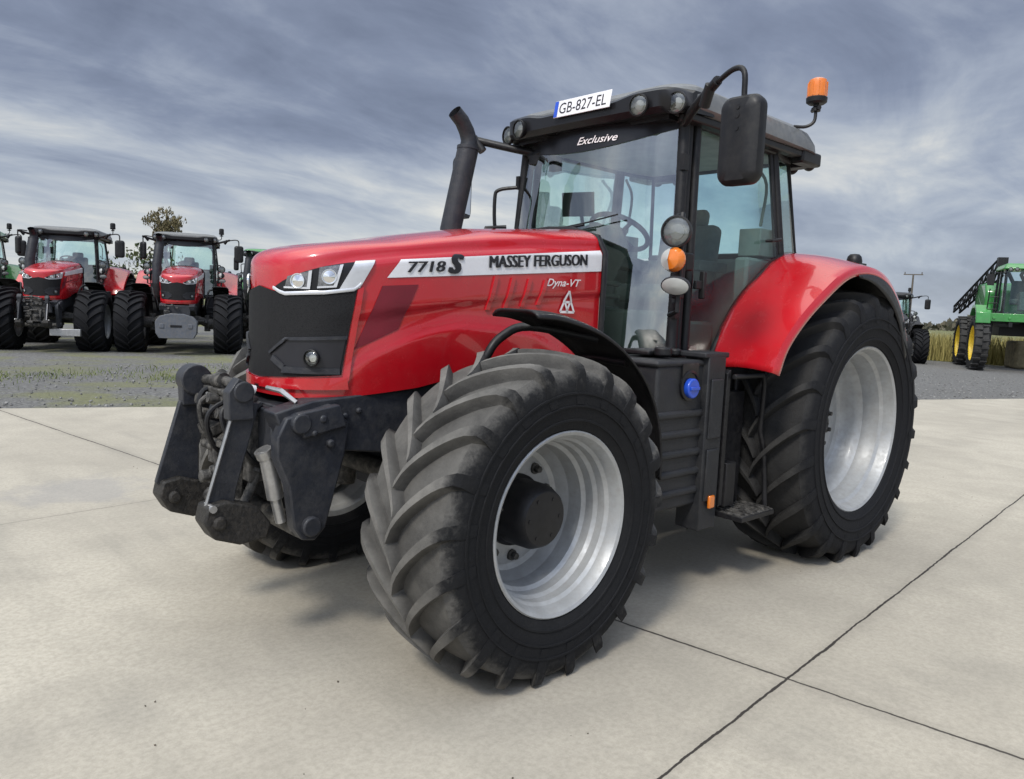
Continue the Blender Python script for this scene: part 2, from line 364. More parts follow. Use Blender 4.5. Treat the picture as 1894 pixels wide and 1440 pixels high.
def textmesh(txt, size, bold=0.0, sx=1.0, shear=0.0, spacing=1.0):
    cu = bpy.data.curves.new('lettering', 'FONT'); cu.body = txt; cu.size = size; cu.offset = bold; cu.shear = shear
    cu.space_character = spacing; cu.align_x = 'LEFT'; cu.resolution_u = 3
    ob = bpy.data.objects.new('lettering', cu); COL.objects.link(ob)
    bpy.context.view_layer.update()
    me = bpy.data.meshes.new_from_object(ob.evaluated_get(bpy.context.evaluated_depsgraph_get()))
    vs = [(v.co.x*sx, v.co.y) for v in me.vertices]; fs = [tuple(p.vertices) for p in me.polygons]
    bpy.data.objects.remove(ob); bpy.data.curves.remove(cu); bpy.data.meshes.remove(me)
    x0 = min(v[0] for v in vs); y0 = min(v[1] for v in vs); x1 = max(v[0] for v in vs); y1 = max(v[1] for v in vs)
    return [(a-x0, b-y0) for a, b in vs], fs, x1-x0, y1-y0

# ------------------------------------------------------------------ ground
g = MB().add([(-3000, -3000, -.02), (3000, -3000, -.02), (3000, 3000, -.02), (-3000, 3000, -.02)], [(0, 1, 2, 3)]).build('ground', FIELD, kind='structure')
yard = [(-32.3, -18), (-32.3, 5), (-27, 9), (40, 20), (40, -40), (-12, -34), (-34, -24)]
MB().add([(x, y, -.008) for x, y in yard], [tuple(range(len(yard)))]).build('gravel_yard', GRAV, kind='structure')
# concrete apron: far edge runs obliquely
cp = [(40, -21.6), (3.39, -8.42), (-15.5, -1.65), (-28, 2.85), (-24, 14), (-20, 30), (40, 30)]
MB().add([(x, y, 0) for x, y in cp], [tuple(range(len(cp)))]).build('concrete_apron', CONC, kind='structure')

# ------------------------------------------------------------------ wheels
def tyre_section(Ro, W, Rb, lug):
    h = W/2; Rc = Ro-lug
    prof = [(Rb, h*.80), (Rb+.012, h*.90), (Rb+.035, h*.93), (Rb+.048, h*.955), (Rb+.050, h*.975), (Rb+.058, h*.978), (Rb+.061, h*.962), (Rb+(Rc-Rb)*.40, h*.995), (Rb+(Rc-Rb)*.405, h*1.015), (Rb+(Rc-Rb)*.43, h*1.018), (Rb+(Rc-Rb)*.437, h*1.0), (Rb+(Rc-Rb)*.60, h*1.005), (Rb+(Rc-Rb)*.605, h*1.022), (Rb+(Rc-Rb)*.635, h*1.022), (Rb+(Rc-Rb)*.64, h*1.0), (Rb+(Rc-Rb)*.80, h*.985), (Rc-.035, h*.94), (Rc-.010, h*.86), (Rc, h*.6), (Rc+.004, 0)]
    return prof+[(r, -y) for r, y in reversed(prof[:-1])]
def make_tyre(Ro, W, Rb, lug, nl, tread, side, flat):
    b = MB(); pr = tyre_section(Ro, W, Rb, lug); n = 96
    k = len(pr); mi = [0 if 6 <= i <= k-8 else 1 for i in range(k-1)]
    b.lathe(pr, n, axis='y', mi=mi)
    h = W/2; Rc = Ro-lug
    def rc(y):
        y = abs(y)/h
        return lerpt([(0, Rc+.004), (.6, Rc), (.86, Rc-.010), (.94, Rc-.035), (.985, Rc-.075)], y)
    circ = 2*math.pi*Ro
    for sd_ in (1, -1):
        for i in range(nl):
            a0 = 2*math.pi*(i+(.5 if sd_ < 0 else 0))/nl
            pts = []; M_ = 9
            for j in range(M_+1):
                t = j/M_; y = (-.06+1.02*t)*h; s_ = h*1.15*(t**.72)
                top = Ro-.010*(y/h)**2*3; wd = .015+.011*t
                if t > .80: top -= ((t-.8)/.2)**2*lug*.40
                pts.append((y, s_, rc(y)-.012, top, wd))
            # down the shoulder
            pts.append((h*1.005, h*1.17, Rc-.10, Ro-lug*1.35, .029))
            pts.append((h*1.012, h*1.19, Rc-.15, Rc-.088, .022))
            vs = []
            for (y, s_, rb, rt, wd) in pts:
                for (dr, dw) in ((rb, -wd*1.35), (rt, -wd), (rt, wd), (rb, wd*1.35)):
                    a = a0+(s_+dw)/Ro; vs.append((dr*math.cos(a), y*sd_, dr*math.sin(a)))
            q = len(pts); fs = []
            for j in range(q-1):
                for e in range(3): fs.append((j*4+e, j*4+e+1, (j+1)*4+e+1, (j+1)*4+e))
            fs += [(0, 1, 2, 3), (q*4-4, q*4-3, q*4-2, q*4-1)]
            b.add(vs, fs, 0)
            b.m[-4:] = [0]*4
            for j in range(len(fs)):
                if j >= 3*(q-2)-1: b.m[-len(fs)+j] = 1
    for v in b.v:   # the loaded tyre stands flat on the ground
        if v.z < -flat: v.z = -flat+ (v.z+flat)*.02
    return b
def make_wheel(name, parent, Ro, W, Rb, lug, nl, flat, rimprof, hub, tread, bolts, rimmat=None):
    wr = empty(name, parent)
    make_tyre(Ro, W, Rb, lug, nl, tread, SIDE, flat).build('tyre', [tread, tread], wr, sharp=32, recalc=True)
    b = MB().lathe(rimprof, 72, axis='y')
    r_ = b.build('rim', rimmat or RIM, wr, sharp=22)
    hb = MB(); hr, y0, y1 = hub
    hb.lathe([(hr*1.12, y0), (hr*1.10, y0+.03), (hr, y0+.05), (hr*.98, y1-.05), (hr*.86, y1-.008), (hr*.80, y1), (0.0001, y1+.006)], 40)
    for k in range(6):
        a = 2*math.pi*k/6; hb.cyl((hr*.62*math.cos(a), y1, hr*.62*math.sin(a)), (hr*.62*math.cos(a), y1+.004, hr*.62*math.sin(a)), .009, 8)
    hb.build('hub', BLK, wr, sharp=30)
    vb_ = MB(); vb_.tube([(Rb*.80, W*.18, .10), (Rb*.79, W*.30, .10), (Rb*.77, W*.34, .10)], .006, 8); vb_.build('valve', BLK, wr)
    br, by, nb = bolts
    for k in range(nb):
        bb = MB()
        a = 2*math.pi*(k+.5)/nb; c = (br*math.cos(a), br*math.sin(a))
        bb.cyl((c[0], by-.01, c[1]), (c[0], by+.035, c[1]), .016, 6)
        bb.cyl((c[0], by-.01, c[1]), (c[0], by+.008, c[1]), .026, 14)
        bb.build('wheel_nut', IRON, wr)
    return wr
FR = [(.372, -.235), (.405, -.235), (.405, -.225), (.382, -.19), (.372, -.12), (.33, -.08), (.325, .02), (.345, .05), (.350, .09), (.362, .115), (.366, .15), (.378, .175), (.384, .205), (.402, .225), (.408, .243), (.402, .248), (.388, .240), (.376, .215), (.370, .185), (.358, .168), (.354, .130), (.342, .112), (.338, .070), (.322, .055), (.316, -.02), (.300, -.050), (.285, -.075), (.26, -.085), (.235, -.078), (.21, -.072), (.1, -.072), (.01, -.072)]
RR = [(.52, -.285), (.563, -.285), (.563, -.27), (.535, -.22), (.525, -.15), (.47, -.10), (.465, .0), (.49, .06), (.50, .13), (.515, .16), (.535, .22), (.560, .258), (.566, .278), (.558, .284), (.542, .274), (.530, .235), (.524, .205), (.506, .185), (.500, .150), (.490, .115), (.486, .075), (.470, .050), (.458, .02), (.45, -.03), (.43, -.065), (.40, -.080), (.36, -.078), (.30, -.060), (.22, -.050), (.01, -.050)]

# ------------------------------------------------------------------ the hood surface
PL = catmull([(3.695, 0, 0), (3.688, .10, 0), (3.655, .20, 0), (3.585, .29, 0), (3.48, .355, 0), (3.35, .392, 0), (3.15, .415, 0), (2.8, .428, 0), (2.4, .438, 0), (1.87, .452, 0)], 10)
AL = [0.0]
for a_, b_ in zip(PL, PL[1:]): AL.append(AL[-1]+(b_-a_).length)
SMAX = AL[-1]
def plan(s):
    sg = 1 if s >= 0 else -1; s = min(abs(s), SMAX-1e-6)
    i = 0
    while AL[i+1] < s: i += 1
    t = (s-AL[i])/(AL[i+1]-AL[i]); p = PL[i].lerp(PL[i+1], t)
    j0, j1 = max(i-1, 0), min(i+2, len(PL)-1)
    d = (PL[j1]-PL[j0]).normalized(); n = Vector((d.y, -d.x, 0))
    if i == 0 and t < .5: n = Vector((1, 0, 0))
    return Vector((p.x, p.y*sg, 0)), Vector((n.x, n.y*sg, 0))
def s_of(x):
    lo, hi = 0, SMAX
    for _ in range(40):
        m_ = (lo+hi)/2
        if plan(m_)[0].x > x: lo = m_
        else: hi = m_
    return lo
ZSH = [(1.87, 1.975), (2.4, 1.940), (2.9, 1.885), (3.24, 1.838), (3.45, 1.803), (3.6, 1.765), (3.695, 1.725)]
ZBOT = [(1.87, 1.30), (2.3, 1.30), (2.45, 1.34), (2.7, 1.30), (2.9, 1.245), (3.1, 1.205), (3.4, 1.175), (3.6, 1.160), (3.695, 1.165)]
CRV = [(1.87, 1.22), (2.15, 1.38), (2.38, 1.475), (2.6, 1.505), (2.88, 1.515), (3.02, 1.49), (3.16, 1.452), (3.36, 1.367), (3.49, 1.26), (3.6, 1.17), (3.7, 1.0)]
def sst(x): x = max(0, min(1, x)); return x*x*(3-2*x)
def bulge(x, z):
    zc_ = lerpt(CRV, x); zt = lerpt(ZSH, x)
    d = .010*sst((zc_-z)/.024) - .008*sst((z-zc_)/.05)
    d -= .018*sst((z-(zt-.05))/.05)
    d += .012*sst((z-(zt-.30))/.04)*(1-sst((z-(zt-.06))/.04))
    d -= .030*sst((1.5-z)/.5)*(1 if x > 2.9 else .6)
    return d*sst((3.62-x)/.25)
def surf(s, z, off=0.0):
    p, n = plan(s); q = p+n*(bulge(p.x, z)+off); return Vector((q.x, q.y, z))
def spine(x):
    return lerpt([(1.87, 2.082), (2.63, 2.010), (3.0, 1.945), (3.38, 1.868), (3.55, 1.822), (3.69, 1.745)], x)
def hood_shell(b):
    nv = 44; ns = 120
    ss = [-SMAX+2*SMAX*i/ns for i in range(ns+1)]
    def col_(s):
        p, n = plan(s); zb, zt = lerpt(ZBOT, p.x), lerpt(ZSH, p.x); c = []
        for j in range(nv+1): c.append(surf(s, zb+(zt-zb)*j/nv))
        e = c[-1]; xs = p.x if p.x < 3.2 else 3.2+(p.x-3.2)*.55
        zs = spine(xs if abs(p.x-xs) < 1e-6 else xs+.0)
        K = 14
        for j in range(1, K+1):
            ph = math.pi/2*j/K; l = (1-math.cos(ph)**.8)**1.0; v = math.sin(ph)**.75
            c.append(Vector((e.x+(xs-e.x)*l, e.y*(1-l), e.z+(zs-e.z)*v)))
        return c
    cs = [col_(s) for s in ss]; m_ = len(cs[0])
    vs = [v for c in cs for v in c]
    fs = [(i*m_+j, (i+1)*m_+j, (i+1)*m_+j+1, i*m_+j+1) for i in range(ns) for j in range(m_-1)]
    b.add(vs, fs)
def patch(b, c4, off, nu=12, nv=6, mi=0, th=.0):
    """four (s,z) corners: bottom-left, bottom-right, top-right, top-left laid on the hood surface"""
    def fn(u, v):
        a = [c4[0][k]*(1-u)+c4[1][k]*u for k in (0, 1)]; d = [c4[3][k]*(1-u)+c4[2][k]*u for k in (0, 1)]
        return surf(a[0]*(1-v)+d[0]*v, a[1]*(1-v)+d[1]*v, off)
    b.grid(fn, nu, nv, mi)
    if th:
        def g2(o1, o2, edge):
            def f2(u, v):
                uv = {'b': (u, 0), 't': (u, 1), 'l': (0, u), 'r': (1, u)}[edge]
                uu, vv = uv; a = [c4[0][k]*(1-uu)+c4[1][k]*uu for k in (0, 1)]; d = [c4[3][k]*(1-uu)+c4[2][k]*uu for k in (0, 1)]
                return surf(a[0]*(1-vv)+d[0]*vv, a[1]*(1-vv)+d[1]*vv, o1+(o2-o1)*v)
            return f2
        for e in 'btlr': b.grid(g2(off, off-th, e), nu if e in 'bt' else nv, 1, mi)
def surftext(b, txt, xl, z0, h, width, off, bold=.0, shear=0., side=1, slope=0.0, mi=0):
    """lettering wrapped on the hood side: starts at x = xl and reads towards the rear on the left side"""
    vs, fs, w_, h_ = textmesh(txt, 1.0, bold, 1.0, shear)
    L = s_of(xl); out = []
    for u, v in vs:
        u = u/w_*width; v = v/h_*h
        s = L+u if side > 0 else -(L+width-u)
        zz = z0+v+slope*(u if side > 0 else width-u)
        out.append(surf(s, zz, off))
    b.add(out, fs, mi)

# ------------------------------------------------------------------ the tractor
def lamp(name, parent, c, d, r, depth, bodym, lensm=LENS, refl=LAMPB, label=None):
    """a round lamp: housing with reflector and lens, d = facing direction"""
    d = Vector(d).normalized(); q = d.to_track_quat('X', 'Z').to_euler(); ro = tuple(math.degrees(a) for a in q)
    h = MB().lathe([(.0001, -depth), (r*.6, -depth*.95), (r*.98, -depth*.35), (r*1.08, -.004), (r*1.08, .006), (r*.96, .008), (r*.95, -.004)], 28, c, 'x', rot=ro)
    o = h.build(name, bodym, parent, sharp=30, label=label)
    k = MB().lathe([(r*.95, -.004), (r*.80, -.014), (r*.52, -.024), (r*.50, -.012), (r*.3, -.012), (.0001, -.010)], 28, c, 'x', rot=ro)
    k.build('reflector', refl, o, sharp=20)
    MB().lathe([(r*.95, -.001), (r*.7, .006), (.0001, .010)], 28, c, 'x', rot=ro).build('lens', lensm, o)
    return o

FOLD = []
def fold(o, k=1):
    """swing the right-hand mirror in: turn about the arm's root"""
    if 'arm' in o.name: o.location = Vector((0, 0, 0)) if not k else Vector((.02, .10, -.03)); return
    P = Vector((1.865, -1.285, 0)); Q = Vector((1.80, -.945, -.03))
    if not k: o.matrix_local = Matrix.Identity(4)
    else: o.matrix_local = Matrix.Translation(Q) @ Matrix.Rotation(R(-58), 4, 'Z') @ Matrix.Translation(-P)
def build_tractor():
    T = empty('tractor')
    # --- wheels: centre height, track
    fw = make_wheel('front_wheel', T, .738, .54, .400, .064, 21, .69, FR, (.150, -.085, .130), TREAD, (.215, -.07, 10))
    fw.location = (2.88, .950, .69); fw.rotation_euler = (0, 0, R(1.0))
    rw = make_wheel('rear_wheel', T, .935, .645, .556, .070, 22, .885, RR, (.085, -.06, .02), TREADR, (.185, -.048, 10))
    rw.location = (0, .925, .885)
    def copyw(o, loc, sc, rz=0):
        c = o.copy(); COL.objects.link(c); c.parent = T; c.location = loc; c.scale = sc; c.rotation_euler = (0, 0, rz)
        for ch in o.children:
            d = ch.copy(); COL.objects.link(d); d.parent = c
    copyw(fw, (2.88, -.950, .69), (1, -1, 1), R(1.0)); copyw(rw, (0, -.925, .885), (1, -1, 1))
    # --- hood
    b = MB(); hood_shell(b)
    hood = b.build('hood', RED, T, sharp=50)
    b = MB()
    for sg in (1, -1):      # rear closing frame of the hood, black
        b.tube([(1.868, sg*.462, 1.28), (1.868, sg*.468, 1.93), (1.868, sg*.41, 2.02), (1.868, sg*.2, 2.075), (1.868, 0, 2.085)], .017, 8)
    b.build('hood_seal', BLK, hood)
    b = MB(); b.prism([(-.45, 1.30), (.45, 1.30), (.455, 1.90), (.43, 1.97), (.36, 2.03), (.2, 2.065), (0, 2.075), (-.2, 2.065), (-.36, 2.03), (-.43, 1.97), (-.455, 1.90)], 'yz', 1.862, 1.872)
    b.build('firewall', BULK, hood)
    b = MB()               # grille: wraps round the nose
    HLO = [(.126, 1.650), (.16, 1.634), (.192, 1.626), (.367, 1.637), (.495, 1.657), (.519, 1.678), (.555, 1.727), (.592, 1.786)]
    HUP = [(.126, 1.652), (.18, 1.680), (.27, 1.717), (.365, 1.747), (.457, 1.767), (.592, 1.789)]
    for sg in (1, -1):
        def fn(u, v, sg=sg):
            s = sg*u*(.447+.060*v); z0 = 1.240+.030*u; z1 = lerpt([(0, 1.655), (.35, 1.622), (.7, 1.632), (1, 1.655)], u); return surf(s, z0+(z1-z0)*v, .006)
        b.grid(fn, 24, 12)
    gr = b.build('grille', GRIL, T, sharp=60)
    for sg in (1, -1):      # lower intake recess in the grille
        b = MB(); patch(b, [(sg*.185, 1.286), (sg*.437, 1.288), (sg*.462, 1.430), (sg*.205, 1.418)], .009, 12, 5)
        b.add([surf(sg*.185, 1.286, .009), surf(sg*.205, 1.418, .009), surf(sg*.115, 1.352, .009)], [(0, 1, 2)])
        b.build('lower_intake', INK, gr, recalc=False)
        b = MB()
        patch(b, [(sg*.110, 1.352), (sg*.202, 1.416), (sg*.198, 1.430), (sg*.100, 1.358)], .018, 6, 2, 0, .010)
        patch(b, [(sg*.202, 1.416), (sg*.466, 1.430), (sg*.469, 1.446), (sg*.198, 1.430)], .018, 12, 2, 0, .010)
        patch(b, [(sg*.115, 1.325), (sg*.185, 1.284), (sg*.195, 1.305), (sg*.130, 1.347)], .018, 6, 2, 0, .010)
        patch(b, [(sg*.180, 1.272), (sg*.440, 1.274), (sg*.438, 1.300), (sg*.188, 1.300)], .018, 12, 2, 0, .010)
        b.build('intake_frame', DGREY, gr)
    for sg in (1, -1):
        p = surf(sg*s_of(3.585), 1.345, .02); n = plan(sg*s_of(3.585))[1]
        lamp('fog_light', gr, p+n*.010, n*.8+Vector((.6, 0, 0)), .036, .04, BLK)
    b = MB()
    for sg in (1, -1):
        patch(b, [(sg*.449, 1.245), (sg*.478, 1.245), (sg*.536, 1.668), (sg*.509, 1.652)], .015, 3, 12, 0, .02)
        patch(b, [(0, 1.196), (sg*.478, 1.206), (sg*.470, 1.262), (0, 1.236)], .017, 16, 3, 0, .025)
    b.build('grille_surround', RED, hood, sharp=45)
    # headlights
    for sg in (1, -1):
        b = MB()
        def zz(u, v, sg=sg):
            s = .128+.462*u; return surf(sg*s, lerpt(HLO, s)+(lerpt(HUP, s)-lerpt(HLO, s))*v, .005)
        b.grid(zz, 40, 5)
        hl = b.build('headlight', BLKG, T, sharp=50)
        b = MB()            # silver trim under the lamp, widening to the slanted end panel
        def tr(u, v, sg=sg):
            s = .122+.400*u; return surf(sg*s, lerpt(HLO, s)-.012+.016*v, .012+.003*math.sin(v*math.pi))
        b.grid(tr, 40, 3)
        patch(b, [(sg*.425, 1.642), (sg*.517, 1.660), (sg*.590, 1.789), (sg*.500, 1.778)], .012, 8, 8, 0, .006)
        b.build('headlight_trim', SILV, hl, sharp=60)
        for cs in ([(.187, 1.645), (.308, 1.645), (.316, 1.727), (.202, 1.698)], [(.338, 1.650), (.418, 1.658), (.446, 1.760), (.346, 1.742)]):
            cs = [(sg*a, z) for a, z in cs]
            b = MB(); patch(b, cs, .009, 6, 4, 0, .004)
            lu = b.build('lamp_unit', LAMPU, hl, sharp=60)
            b = MB(); cx = (cs[0][0]+cs[1][0]+cs[2][0]+cs[3][0])/4; cz = (cs[0][1]+cs[1][1]+cs[2][1]+cs[3][1])/4; p = surf(cx, cz, .011); n = plan(cx)[1]
            ro = tuple(math.degrees(a) for a in n.to_track_quat('X', 'Z').to_euler()); r0 = .030
            b.lathe([(r0*1.15, -.002), (r0*1.1, .006), (r0, .006), (r0*.9, .001), (r0*.6, .003), (.0001, .006)], 20, p, 'x', rot=ro).build('bulb_lens', CHROME, lu)
            b = MB()
            patch(b, [(cs[1][0]-sg*.014, cs[1][1]), cs[1], cs[2], (cs[2][0]-sg*.014, cs[2][1]-.003)], .014, 2, 4)
            patch(b, [cs[0], cs[1], (cs[1][0], cs[1][1]+.008), (cs[0][0], cs[0][1]+.008)], .014, 4, 1)
            b.build('lamp_divider', SILV, lu)
        # band decal, number, lettering
        X0, X1 = 3.225, 1.885
        def zt(x): return lerpt([(1.885, 1.945), (3.24, 1.797)], x)
        def zb(x): return lerpt([(1.885, 1.828), (3.29, 1.712)], x)
        b = MB()
        def band(u, v, sg=sg):
            xb, xt = 3.285+(X1-3.285)*u, 3.215+(X1-3.215)*u
            sb, st_ = s_of(xb), s_of(xt); return surf(sg*(sb+(st_-sb)*v), zb(xb)+(zt(xt)-zb(xb))*v, .0035)
        b.grid(band, 90, 16); bd = b.build('brand_stripe', WHITE, hood, sharp=60)
        b = MB()
        for dx in (0, .005, .009): surftext(b, 'MASSEY FERGUSON', 2.71-dx, 1.794, .060, .695, .0085+dx*.02, .0, 0, sg, .085)
        b.build('brand_lettering', INK, bd, recalc=False, sharp=80)
        b = MB()
        for dx in (0, .004, .007): surftext(b, '7718', 3.185-dx, 1.742, .050, .205, .0085+dx*.02, .0, .15, sg, .083)
        b.build('number_lettering', INK, bd, recalc=False, sharp=80)
        b = MB()
        for dx in (0, .006, .012, .018): surftext(b, 'S', 2.962-dx, 1.752, .096, .078, .0095+dx*.02, .020, .30, sg, .0)
        b.build('model_letter', INK, bd, recalc=False, sharp=80)
        b = MB(); surftext(b, 'Dyna-VT', 2.31, 1.712, .052, .26, .0085, .014, .35, sg, .03)
        b.build('badge_lettering', WTXT, hood, recalc=False, sharp=80)
        b = MB()            # triangular three-part emblem
        s0 = s_of(2.16)
        for (du, dv, k) in ((0, .0, 1), (.030, .0, 1), (.015, .034, 1)):
            for (a1_, a2_, e) in (((-.018, 0), (.018, 0), .010), ((-.018, 0), (0, .036), .010), ((.018, 0), (0, .036), .010)):
                P1 = Vector((du*1.6+a1_[0]*1.7, dv*1.6+a1_[1]*1.7)); P2 = Vector((du*1.6+a2_[0]*1.7, dv*1.6+a2_[1]*1.7)); dd = (P2-P1).normalized(); nn_ = Vector((-dd.y, dd.x))*.0065
                q = [P1-nn_, P2-nn_, P2+nn_, P1+nn_]
                b.add([surf(sg*(s0+v.x), 1.590+v.y, .0085) for v in q], [(0, 1, 2, 3)])
        b.build('emblem', WTXT, hood, recalc=False, sharp=80)
        # meshed side vent and the slanted louvres
        b = MB()
        patch(b, [(sg*s_of(3.425), 1.385), (sg*s_of(3.215), 1.482), (sg*s_of(3.12), 1.690), (sg*s_of(3.305), 1.675)], .003, 10, 10)
        b.build('side_vent', REDMESH, hood, sharp=60)
        b = MB()
        for k in range(4):
            x = 2.70-.115*k
            patch(b, [(sg*s_of(x+.012), 1.585+.012*k), (sg*s_of(x-.014), 1.585+.012*k), (sg*s_of(x-.056), 1.755), (sg*s_of(x-.030), 1.755)], .010, 3, 8, 0, .012)
        b.build('louvre', RED, hood, sharp=40)
    # --- chassis, engine underside
    b = MB()
    b.box((2.35, 0, 1.12), (1.3, .62, .50)).box((2.1, 0, .83), (1.9, .44, .40)).box((.75, 0, .95), (1.7, .56, .75)).box((-.15, 0, 1.0), (.7, .62, .80))
    b.cyl((0, -.72, .885), (0, .72, .885), .15, 24).cyl((0, -.60, .885), (0, .60, .885), .22, 24)
    b.build('transmission', DGREY, T, bevel=.02)
    b = MB()
    b.prism([(2.55, 1.02), (3.05, .985), (3.25, .90), (3.46, .93), (3.76, 1.02), (3.80, 1.12), (3.62, 1.165), (3.42, 1.178), (3.2, 1.205), (3.0, 1.225), (2.55, 1.245)], 'xz', .25, .375)
    b.prism([(2.55, 1.02), (3.05, .985), (3.25, .90), (3.46, .93), (3.76, 1.02), (3.80, 1.12), (3.62, 1.165), (3.42, 1.178), (3.2, 1.205), (3.0, 1.225), (2.55, 1.245)], 'xz', -.375, -.25)
    b.box((3.35, 0, 1.05), (.75, .52, .16)).box((3.72, 0, 1.0), (.10, .56, .24))
    for k in range(4): b.cyl((3.40+.07*k, .37, 1.11-.02*(k % 2)), (3.40+.07*k, .392, 1.11-.02*(k % 2)), .016, 6)
    b.build('front_frame', DGREY, T, bevel=.012)
    b = MB()                # front axle
    b.tube([(2.88, -.62, .70), (2.88, -.30, .80), (2.88, .30, .80), (2.88, .62, .70)], .095, 16, smooth=4)
    b.box((2.88, 0, .80), (.28, .40, .26))
    for sg in (1, -1):
        b.cyl((2.88, sg*.60, .70), (2.88, sg*.86, .69), .13, 20).cyl((2.90, sg*.60, .52), (2.86, sg*.60, .90), .07, 14)
        b.box((3.02, sg*.58, .74), (.22, .06, .09), (0, -12, 0)).box((2.74, sg*.56, .70), (.16, .10, .14))
    b.cyl((3.10, -.55, .76), (3.10, .55, .76), .028, 12).cyl((3.10, -.30, .76), (3.10, .30, .76), .048, 16)
    b.build('front_axle', IRON, T, bevel=.008)
    # --- front fenders with their brackets
    for sg in (1, -1):
        b = MB()
        FP = catmull([(2.965, 0, 1.600), (2.82, 0, 1.592), (2.66, 0, 1.562), (2.52, 0, 1.520), (2.38, 0, 1.452), (2.27, 0, 1.375), (2.17, 0, 1.280), (2.09, 0, 1.165), (2.035, 0, 1.03), (2.005, 0, .87), (2.005, 0, .76)], 4); nf_ = len(FP)-1
        def ff(u, v, sg=sg):
            k = u*nf_; i = min(int(k), nf_-1); p = FP[i].lerp(FP[i+1], k-i); n = Vector((p.x-2.88, 0, p.z-.69)).normalized()
            yy = .70+.37*v; e = abs(2*v-1); p = p-n*.030*e**6
            x = p.x-.06*(1-v)*max(0, 1-u*5)
            return (x, sg*yy, p.z)
        b.grid(ff, nf_, 14)
        f_ = b.build('front_fender', BLK, T, sharp=60, solid=.012)
        b = MB()
        b.tube([(2.62, sg*.52, .95), (2.84, sg*.56, 1.25), (2.83, sg*.60, 1.38), (2.76, sg*.62, 1.465), (2.64, sg*.68, 1.515), (2.44, sg*.95, 1.470)], .022, 10, smooth=5)
        b.tube([(2.55, sg*.52, .95), (2.35, sg*.58, 1.22), (2.30, sg*.70, 1.36), (2.28, sg*1.0, 1.36)], .022, 10, smooth=5)
        b.build('fender_bracket', BLK, f_)
    # --- rear fenders
    IN = [(1.17, 1.285), (1.08, 1.48), (.90, 1.70), (.66, 1.88), (.42, 2.02), (.20, 2.055), (-.02, 2.035), (-.30, 1.985), (-.60, 1.86), (-.85, 1.62)]
    OU = [(1.285, 1.305), (1.20, 1.46), (1.02, 1.62), (.80, 1.76), (.52, 1.905), (.28, 1.955), (.03, 1.950), (-.20, 1.880), (-.42, 1.715), (-.60, 1.46)]
    for sg in (1, -1):
        ci = catmull([(x, 0, z) for x, z in IN], 5); co = catmull([(x, 0, z) for x, z in OU], 5); n_ = len(ci)-1
        def rf(u, v, sg=sg):
            k = u*n_; i = min(int(k), n_-1); t = k-i
            a = ci[i].lerp(ci[i+1], t); c = co[i].lerp(co[i+1], t)
            wz = .74+.48*v
            p = a.lerp(c, v); lift = .020*math.sin(v*math.pi)
            return (p.x, sg*(.725+(1.225-.725)*v), p.z+lift)
        b = MB(); b.grid(rf, n_, 10)
        # rolled outer lip
        def lip(u, v, sg=sg):
            p = Vector(rf(u, 1)); c0 = Vector((.15, p.y, .9)); d = (c0-p).normalized()
            return p+Vector((0, sg*.018*math.sin(v*math.pi/2), 0))+d*.055*v
        b.grid(lip, n_, 3)
        def inn(u, v, sg=sg):    # inner wall towards the cab
            p = Vector(rf(u, 0)); c0 = Vector((.3, p.y, .9)); d = (c0-p).normalized(); return p+d*.30*v
        rfo = b.build('rear_fender', RED, T, sharp=50, solid=.010)
        b = MB(); b.grid(inn, n_, 2); b.build('fender_inner_wall', BLK, rfo, solid=.01)
        def lin(u, v, sg=sg):
            u = .52+.48*u
            p = Vector(rf(u, 1)); c0 = Vector((.0, p.y, .9)); d = (c0-p).normalized()
            return p+Vector((0, sg*(.02+.012*v), 0))+d*(.05+.10*v*sst(u*3-1.3))
        b = MB(); b.grid(lin, 24, 3); b.build('fender_edge_guard', BLK, rfo, solid=.012)
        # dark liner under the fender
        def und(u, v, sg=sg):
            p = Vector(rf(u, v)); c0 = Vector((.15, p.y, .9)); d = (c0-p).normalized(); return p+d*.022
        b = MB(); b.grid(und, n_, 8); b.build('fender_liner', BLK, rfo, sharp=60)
        b = MB(); b.lathe([(.050, 0), (.052, .02), (.045, .05), (.030, .066), (.0001, .07)], 18, (-.12, sg*1.0, 2.0), 'z').box((-.12, sg*1.0, 1.985), (.12, .12, .04))
        b.build('marker_lamp', BLK, rfo)
    # --- cab
    cab = empty('cab', T)
    AB = {1: Vector((1.53, .715, 1.37)), -1: Vector((1.53, -.715, 1.37))}
    AT = {1: Vector((1.455, .655, 2.725)), -1: Vector((1.455, -.655, 2.725))}
    CB = {1: Vector((.385, .735, 2.03)), -1: Vector((.385, -.735, 2.03))}
    CT = {1: Vector((.44, .650, 2.70)), -1: Vector((.44, -.650, 2.70))}
    DB = {1: Vector((.02, .64, 2.05)), -1: Vector((.02, -.64, 2.05))}
    DT = {1: Vector((.12, .58, 2.70)), -1: Vector((.12, -.58, 2.70))}
    b = MB()
    for sg in (1, -1):
        # two-piece A pillar with the door frame behind it
        b.tube([AB[sg]+Vector((0, 0, -.02)), AT[sg]], .034, 10)
        b.tube([AB[sg]+Vector((-.055, .0, -.02)), AT[sg]+Vector((-.05, 0, 0))], .022, 10)
        b.tube([AB[sg]+Vector((-.115, .012, -.02)), AT[sg]+Vector((-.11, .01, 0))], .026, 10)
        b.tube([CB[sg]+Vector((.0, 0, -.1)), CT[sg]], .028, 10)
        b.tube([CB[sg]+Vector((.055, .0, -.1)), CT[sg]+Vector((.05, 0, 0))], .016, 10)
        b.tube([DB[sg]+Vector((0, 0, -.05)), DT[sg]], .014, 8)
        b.tube([CB[sg], (.66, sg*.735, 1.87), (.90, sg*.735, 1.68), (1.10, sg*.735, 1.44), (1.15, sg*.735, 1.37), AB[sg]], .018, 8)
